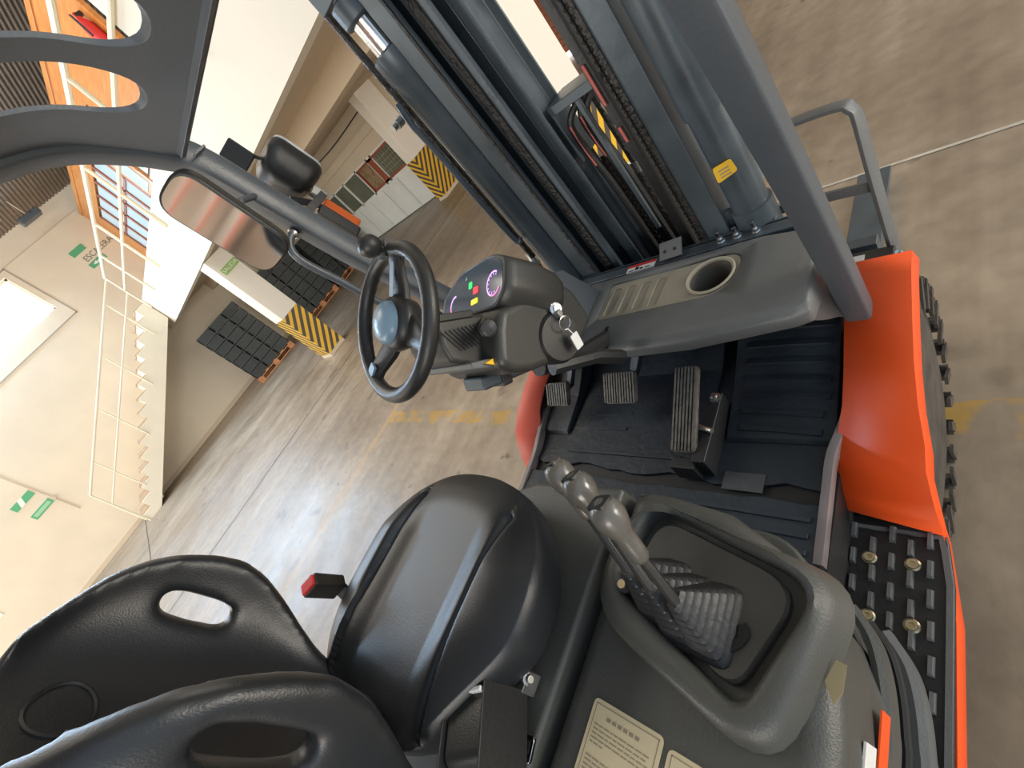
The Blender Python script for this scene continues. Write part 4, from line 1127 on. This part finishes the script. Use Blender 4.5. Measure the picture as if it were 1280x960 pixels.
# roof sheet with long slots following the bend
rp_ = spline([(0, .519, 1.856), (0, .478, 1.897), (0, .442, 1.933), (0, .375, 1.988), (0, .290, 2.022), (0, .15, 2.044), (0, -.15, 2.054), (0, -.95, 2.057)], 5)
poly = [(p.y, p.z) for p in rp_]
th = .009
inner = [(y - th * .6, z - th * .8) for y, z in poly][::-1]
bm = B(); N_ = len(poly); full = poly + inner
prism(bm, full, 'x', -.47, .47)
ro = obj('roof_panel', bm, 'guard', FL, smooth=False)
cs = []
for k in range(5):
    x0 = -.333 + .190 * k; q = B(); prism(q, round_poly([(x0, -.80), (x0 + .136, -.80), (x0 + .136, .463), (x0, .463)], .066, 8), 'z', 1.6, 2.3); cs.append(obj('cutter', q, 'guard'))
cut(ro, cs)
bv = ro.modifiers.new('bevel', 'BEVEL'); bv.width = .004; bv.segments = 2; bv.limit_method = 'ANGLE'; bv.angle_limit = math.radians(40)
bm = B(); prism(bm, [(.496, 1.848), (.512, 1.850), (.516, 1.860), (.502, 1.868)], 'x', -.45, .45); obj('roof_front_lip', bm, 'guard', FL, smooth=False, bevel=.002)
bm = B(); box(bm, -.455, -.435, .52, .55, 1.835, 1.84); obj('roof_tab', bm, 'guard', FL, smooth=False)

# ---- grab handle on the left leg
bm = B(); tube(bm, spline([(-.500, .585, 1.600), (-.500, .540, 1.600), (-.500, .512, 1.575), (-.500, .512, 1.53), (-.500, .535, 1.44), (-.500, .556, 1.345), (-.500, .568, 1.315), (-.500, .60, 1.305), (-.500, .66, 1.322)], 6), .0105, 12)
gh = obj('grab_handle', bm, 'guard', FL)
bm = B(); lathe(bm, [(.016, 0), (.016, .004), (.012, .008)], (-.500, .555, 1.600), (0, -1, 0), 16); obj('weld_collar', bm, 'steel', gh)

# ---- rear-view mirror
mc = Vector((-.356, .405, 1.699)); ln = Vector((0, -.16, .987)).normalized(); wd = Vector((.80, .60, .05)); mm = basis(mc, wd, ln)
bm = B(); prism(bm, round_poly([(-.056, -.118), (.056, -.118), (.056, .118), (-.056, .118)], .044, 8), 'z', -.022, .004, mm); mi = obj('rear_view_mirror', bm, 'plastic', FL, bevel=.006)
bm = B(); prism(bm, round_poly([(-.050, -.112), (.050, -.112), (.050, .112), (-.050, .112)], .040, 8), 'z', .004, .0052, mm); obj('mirror_glass', bm, 'mirror', mi, smooth=False)
bm = B(); tube(bm, [mm @ Vector((0.04, 0, -.02)), (-.43, .50, 1.72), (-.485, .565, 1.71)], .008, 8); obj('mirror_bracket', bm, 'guard', mi)
bm = B(); box(bm, -.475, -.470, .55, .565, 1.66, 1.78); obj('bracket_plate', bm, 'paint', mi, smooth=False)

# ---- headlamp, indicator, small plate on the left leg
hm = basis((-.585, .735, 1.712), (1, .1, 0), (-.05, -.25, 1))
bm = B(); L0 = []
for (r, d) in ((.020, .075), (.045, .070), (.060, .045), (.068, .015), (.070, -.01), (.066, -.02)):
    L0.append([bm.verts.new(hm @ Vector((p[0], p[1], d))) for p in round_poly([(-r, -r * 1.02), (r, -r * 1.02), (r, r * 1.02), (-r, r * 1.02)], r * .45, 5)])
loft(bm, L0[::-1]); bm.faces.new(L0[-1])
hd = obj('headlamp', bm, 'plastic', FL, ang=60)
bm = B(); prism(bm, round_poly([(-.064, -.065), (.064, -.065), (.064, .065), (-.064, .065)], .028, 5), 'z', -.028, -.0205, hm); obj('headlamp_lens', bm, 'lens', hd, smooth=False)
bm = B()
for (a, b) in ((-.050, .052), (.052, .052)): lathe(bm, [(.004, 0), (.004, .006)], hm @ Vector((a, b, .008)), hm.to_3x3() @ Vector((0, 0, 1)), 8)
obj('lamp_screw', bm, 'chrome', hd, smooth=False)
bm = B(); mt = basis((-.565, .722, 1.622), (1, 0, 0), (0, -.3, 1)); prism(bm, [(-.018, -.022), (.018, -.022), (.018, .018), (.011, .018), (.011, -.014), (-.011, -.014), (-.011, .018), (-.018, .018)], 'z', -.012, .012, mt); obj('lamp_bracket', bm, 'steel', hd, smooth=False, bevel=.002)
bm = B(); box(bm, -.555, -.495, .62, .70, 1.60, 1.62); tube(bm, [(-.56, .65, 1.66), (-.56, .70, 1.60)], .010, 8); obj('lamp_arm', bm, 'rubber', hd, smooth=False)
im = basis((-.600, .708, 1.535), (1, 0, 0), (0, -.24, 1))
bm = B(); prism(bm, round_poly([(-.02, -.062), (.032, -.062), (.032, .062), (-.02, .062)], .006), 'z', -.02, .012, im); ib = obj('turn_indicator', bm, 'plastic', FL, smooth=False, bevel=.003)
bm = B(); prism(bm, round_poly([(-.030, -.055), (.010, -.055), (.010, .055), (-.030, .055)], .006), 'z', -.032, .0, im @ Matrix.Translation((-.012, 0, 0))); prism(bm, round_poly([(-.022, -.055), (.026, -.055), (.026, .055), (-.022, .055)], .006), 'z', -.046, -.02, im); obj('amber_lens', bm, 'amber', ib, smooth=False, bevel=.004)
bm = B(); mt = basis((-.600, .668, 1.812), (1, -.5, 0), (0, -.2, 1)); box(bm, -.006, .006, -.034, .034, -.026, .026, mt); pk = obj('marker_plate', bm, 'plastic', FL, smooth=False, bevel=.004)
bm = B(); tube(bm, [(-.60, .69, 1.80), (-.59, .71, 1.755), (-.59, .72, 1.74)], .005, 8); obj('marker_rod', bm, 'rubber', pk)

# ---- instrument pod and steering column
def rbar(nm, poly, x0, x1, mt_, par, bev=.01, seg=3, s=True):
    bm = B(); prism(bm, poly, 'x', x0, x1); return obj(nm, bm, mt_, par, smooth=s, bevel=bev, seg=seg)
# pod: hexagonal dashboard housing, face tilted towards the driver
fc_o = Vector((-.015, .487, 1.303)); fu = Vector((1, -.02, .12)).normalized(); fv = Vector((0, .80, .45)); fm_ = basis(fc_o, fu, fv)
face = round_poly([(-.128, -.040), (.105, -.058), (.132, -.030), (.128, .026), (.085, .046), (-.040, .048), (-.118, .014)], .016, 5)
def fl(bm, sc, dz, dxy=(0, 0)): return [bm.verts.new(fm_ @ Vector((p[0] * sc + dxy[0], p[1] * sc + dxy[1], dz))) for p in face]
bm = B()
loft(bm, [fl(bm, .93, -.006), fl(bm, .95, .002), fl(bm, 1.01, .003), fl(bm, 1.05, .000), fl(bm, 1.07, -.02), fl(bm, 1.05, -.07, (0, .004)), fl(bm, .98, -.125, (0, .0)), fl(bm, .86, -.150, (0, 0))])
bm.faces.new(bm.verts[:len(face)]) if False else None
pod = obj('instrument_pod', bm, 'pod', FL, ang=60)
bm = B(); a = [bm.verts.new(fm_ @ Vector((p[0] * .94, p[1] * .94, .002))) for p in face]; bm.faces.new(a); ig = obj('instrument_face', bm, 'glassface', pod, smooth=False)
def arc(cx, cy, r, a0, a1, w, mt_, nm, n=14):
    bm = B(); A = []; C_ = []
    for i in range(n + 1):
        a = math.radians(a0 + (a1 - a0) * i / n)
        A.append(bm.verts.new(fm_ @ Vector((cx + r * math.cos(a), cy + r * math.sin(a), .0032)))); C_.append(bm.verts.new(fm_ @ Vector((cx + (r + w) * math.cos(a), cy + (r + w) * math.sin(a), .0032))))
    for i in range(n): bm.faces.new((A[i], A[i + 1], C_[i + 1], C_[i]))
    return obj(nm, bm, mt_, pod, smooth=False)
arc(.093, -.012, .021, 60, 250, .0035, 'g_vio', 'gauge_scale'); arc(.093, -.012, .021, 252, 330, .0035, 'g_pink', 'gauge_scale')
bm = B()
for i in range(9):
    a = math.radians(60 + i * 28); box(bm, .016, .020, -.0008, .0008, .0032, .0036, fm_ @ Matrix.Translation((.093, -.012, 0)) @ Matrix.Rotation(a, 4, 'Z'))
obj('gauge_ticks', bm, 'g_vio', pod, smooth=False)
arc(-.062, -.016, .018, 80, 185, .004, 'g_vio', 'gauge_scale'); arc(-.062, -.016, .018, 185, 235, .004, 'g_pink', 'gauge_scale')
for (x, y, w, h, c_) in ((.004, .010, .014, .014, 'g_green'), (.026, -.006, .020, .014, 'g_red'), (.022, -.028, .026, .011, 'g_yel')):
    bm = B(); prism(bm, round_poly([(x - w / 2, y - h / 2), (x + w / 2, y - h / 2), (x + w / 2, y + h / 2), (x - w / 2, y + h / 2)], .003), 'z', .0028, .0034, fm_); obj('warning_light', bm, c_, pod, smooth=False)
bm = B(); prism(bm, [(-.02, .026), (-.014, .034), (-.008, .026)], 'z', .0028, .0034, fm_); obj('warning_light', bm, mat('dim_cyan', (.25, .45, .45), .4), pod, smooth=False)
# lower housing of the pod (side wall down to the column)
hp = [(.385, 1.272), (.42, 1.290), (.47, 1.262), (.560, 1.225), (.585, 1.17), (.575, 1.085), (.50, 1.085), (.44, 1.115), (.375, 1.165), (.345, 1.20), (.335, 1.235)]
bm = B(); prism(bm, hp, 'x', -.085, .112); lo = obj('column_housing', bm, 'pod', FL, bevel=.018, seg=4)
rbar('column_neck', [(.56, 1.06), (.60, 1.20), (.82, 1.065), (.885, .908), (.68, .908)], -.21, -.118, 'guard', FL, .006)
# round bulge with ignition key
bm = B(); lathe(bm, [(.052, -.02), (.052, .010), (.046, .020), (.0, .022)], (.105, .468, 1.150), (1, -.1, .1), 28); bl = obj('ignition_boss', bm, 'plastic', FL, ang=50)
bm = B(); lathe(bm, [(.014, 0), (.014, .006), (.009, .008), (.009, .012)], (.118, .505, 1.190), (1, -.1, .2), 20); ks = obj('key_switch', bm, 'chrome', FL, ang=40)
# column cover reaching the wheel
rbar('column_cover', [(.318, 1.325), (.345, 1.362), (.405, 1.308), (.460, 1.245), (.40, 1.175), (.345, 1.225), (.305, 1.292)], -.062, .058, 'pod', FL, .010)
rbar('cover_ridge', [(.338, 1.360), (.348, 1.370), (.412, 1.312), (.402, 1.302)], -.064, .060, 'plastic', FL, .003)
bm = B()
for i in range(11):
    y = .335 + .007 * i; z = 1.318 - .0055 * i
    box(bm, .058, .0605, y - .0013, y + .0013, z - .028, z + .022)
obj('grip_ribs', bm, 'rubber', FL, smooth=False)
rbar('column_tray', [(.315, 1.275), (.33, 1.262), (.43, 1.165), (.46, 1.125), (.45, 1.115), (.41, 1.15), (.31, 1.262)], -.07, .085, 'paint', FL, .004)
bm = B(); mt = basis((.088, .352, 1.232), (0, -.72, .68), (0, -.5, -.5)); prism(bm, [(-.030, 0), (.0, -.009), (.030, 0), (.0, .009)], 'z', -.003, .004, mt); obj('yellow_label', bm, 'yellow', FL, smooth=False)
# tilt bracket below: blue-grey plate with black clamp
bm = B(); mt = basis((-.005, .395, 1.150), (0, .75, -.55), (1, 0, 0)); box(bm, -.085, .075, -.035, .035, -.014, .014, mt); tb = obj('tilt_bracket', bm, 'mast', FL, smooth=False, bevel=.006)
bm = B(); box(bm, -.040, -.015, -.040, .040, -.020, .020, mt); obj('clamp', bm, 'rubber', tb, smooth=False, bevel=.004)
bm = B(); tube(bm, [(.02, .47, 1.06), (.05, .56, .98), (.05, .62, .90)], .018, 8); tube(bm, [(-.03, .48, 1.06), (-.03, .60, .95), (-.03, .75, .86)], .025, 10); obj('steering_shaft', bm, 'rubber', FL)
# direction lever with knob
bm = B(); tube(bm, [(.045, .425, 1.275), (.090, .385, 1.288), (.110, .372, 1.292)], [.009, .008, .008], 10); sl = obj('direction_lever', bm, 'pod', FL)
bm = B(); lathe(bm, [(.008, -.03), (.012, -.024), (.014, -.01), (.0165, .0), (.0165, .010), (.013, .013), (.0, .0135)], (.112, .372, 1.293), (.9, -.3, .3), 20); kn = obj('lever_knob', bm, 'plastic', sl, ang=50)
bm = B()
for i in range(5): box(bm, -.011, .011, -.0085 + i * .0042, -.0065 + i * .0042, .0135, .0145, basis((.112, .372, 1.293), Vector((.3, .9, 0)), Vector((-.3, .1, .9))))
obj('knob_ridge', bm, 'rubber', kn, smooth=False)

# ---- steering wheel
wc = Vector((-.008, .322, 1.397)); wn = Vector((0, -.594, .804)).normalized(); wm = basis(wc, (1, 0, 0), wn.cross(Vector((1, 0, 0))))
RW = .127
bm = B(); N = 72; pts = [wm @ Vector((RW * math.cos(2 * math.pi * k / N), RW * math.sin(2 * math.pi * k / N), 0)) for k in range(N)]
rings = []
for k in range(N):
    a = 2 * math.pi * k / N; c = pts[k]; er = wm.to_3x3() @ Vector((math.cos(a), math.sin(a), 0)); ring = []
    for j in range(14):
        b_ = 2 * math.pi * j / 14; rr = .0145
        if math.cos(b_) < -.3 : rr -= .0016 * (0.5 + .5 * math.cos(a * 40))
        ring.append(bm.verts.new(c + er * math.cos(b_) * rr + wn * math.sin(b_) * rr * .95))
    rings.append(ring)
for k in range(N):
    A, C_ = rings[k], rings[(k + 1) % N]
    for j in range(14): bm.faces.new((A[j], A[(j + 1) % 14], C_[(j + 1) % 14], C_[j]))
sw = obj('steering_wheel', bm, 'plastic', FL)
bm = B(); lathe(bm, [(.030, -.045), (.042, -.035), (.050, -.012), (.050, .000), (.042, .010), (.038, .012)], wc, wn, 32); obj('hub', bm, 'plastic', sw, ang=50)
bm = B(); lathe(bm, [(.039, .010), (.038, .018), (.030, .026), (.012, .030), (.0, .0305)], wc, wn, 32); obj('hub_cap', bm, 'bluehub', sw, ang=60)
bm = B(); lathe(bm, [(.028, -.09), (.028, -.04)], wc, wn, 24); obj('shaft_collar', bm, 'rubber', sw)
for a in (82, 224, 335):
    ca, sa = math.cos(math.radians(a)), math.sin(math.radians(a)); er = Vector((ca, sa, 0)); et = Vector((-sa, ca, 0))
    bm = B(); V = []
    for (r, w, z) in ((.025, .030, -.012), (.060, .024, -.012), (.100, .019, -.004), (.128, .022, .0)):
        ring = []
        for (dw, dz) in ((-1, -.006), (1, -.006), (1, .005), (.6, .009), (-.6, .009), (-1, .005)): ring.append(bm.verts.new(wm @ (er * r + et * w * dw + Vector((0, 0, z + dz)))))
        V.append(ring)
    for A, C_ in zip(V, V[1:]):
        for j in range(6): bm.faces.new((A[j], A[(j + 1) % 6], C_[(j + 1) % 6], C_[j]))
    bm.faces.new(V[0][::-1]); bm.faces.new(V[-1]); sk = obj('spoke', bm, 'plastic', sw, ang=40, bevel=.003)
    if a != 335:
        r0, r1_ = (.045, .105) if a == 82 else (.098, .122)
        w_ = .007 if a == 82 else .009
        bm = B(); prism(bm, round_poly([(r0, -w_), (r1_, -w_), (r1_, w_), (r0, w_)], .004), 'z', .004 if a == 82 else .007, .0065 if a == 82 else .0115, wm @ Matrix.Rotation(math.radians(a), 4, 'Z')); obj('spoke_trim', bm, 'bluehub', sw, smooth=False)
a = math.radians(92); kp = wm @ Vector((.131 * math.cos(a), .131 * math.sin(a), .0))
bm = B(); box(bm, -.012, .012, -.016, .016, -.002, .014, basis(kp, wm.to_3x3() @ Vector((1, 0, 0)), wm.to_3x3() @ Vector((0, 1, 0))))
lathe(bm, [(.008, .010), (.008, .018), (.014, .020), (.0185, .027), (.0205, .036), (.0185, .047), (.012, .054), (.0, .056)], kp, wn, 24); obj('spinner_knob', bm, 'plastic', sw, ang=60)

# ---- hoop guard at the right front corner
bm = B(); hp_ = [(.515, 1.05, .62), (.510, 1.08, .85), (.508, 1.10, .99), (.500, 1.105, 1.022), (.485, 1.11, 1.032), (.42, 1.12, 1.035), (.30, 1.13, 1.035)]
tube(bm, spline(hp_, 5), .01, 12, flat=(.005, .016), up=(.3, 0, 1)); hg = obj('lamp_guard_hoop', bm, 'paint', FL)
bm = B(); tube(bm, [(.507, 1.085, .838), (.40, 1.10, .838), (.30, 1.11, .838)], .01, 8, flat=(.013, .005), up=(0, 0, 1)); obj('hoop_crossbar', bm, 'paint', hg, smooth=False)
bm = B(); box(bm, .415, .520, .985, 1.045, .655, .695); lb = obj('black_lamp_box', bm, 'rubber', FL, smooth=False, bevel=.004)
bm = B(); box(bm, .425, .465, .99, 1.03, .6952, .6965); obj('lamp_label', bm, 'whitelab', lb, smooth=False)
bm = B(); lathe(bm, [(.012, 0), (.012, .006), (.006, .007), (.006, .014)], (.520, 1.02, .68), (1, 0, .5), 8); obj('lamp_bolt', bm, 'bluehub', lb, smooth=False)

# ---- keys (hang from the switch: a thing of their own)
kt = thing('key_ring', 'steel key ring with white tag hanging from the ignition switch', 'keys', (.135, .500, 1.187))
c0 = Vector((.006, -.018, -.016)); bm = B(); tube(bm, [c0 + Vector((.003 * math.cos(2 * math.pi * k / 24), .013 * math.cos(2 * math.pi * k / 24), .013 * math.sin(2 * math.pi * k / 24))) for k in range(24)], .0012, 6, closed=True); obj('ring', bm, 'chrome', kt)
bm = B(); box(bm, -.0135, .002, -.012, .0, -.006, .006); box(bm, -.006, .002, -.010, -.004, -.016, -.004); obj('key', bm, 'steel', kt, smooth=False, bevel=.001)
bm = B(); mt = basis(c0 + Vector((.006, -.012, -.040)), (0, -.30, -1), (0.1, 1, -.3)); prism(bm, round_poly([(-.016, -.010), (.016, -.010), (.016, .010), (-.016, .010)], .003), 'z', -.001, .001, mt); tube(bm, [c0 + Vector((0, -.004, -.012)), mt @ Vector((-.016, 0, 0))], .0012, 6); obj('tag', bm, 'whitelab', kt, smooth=False)
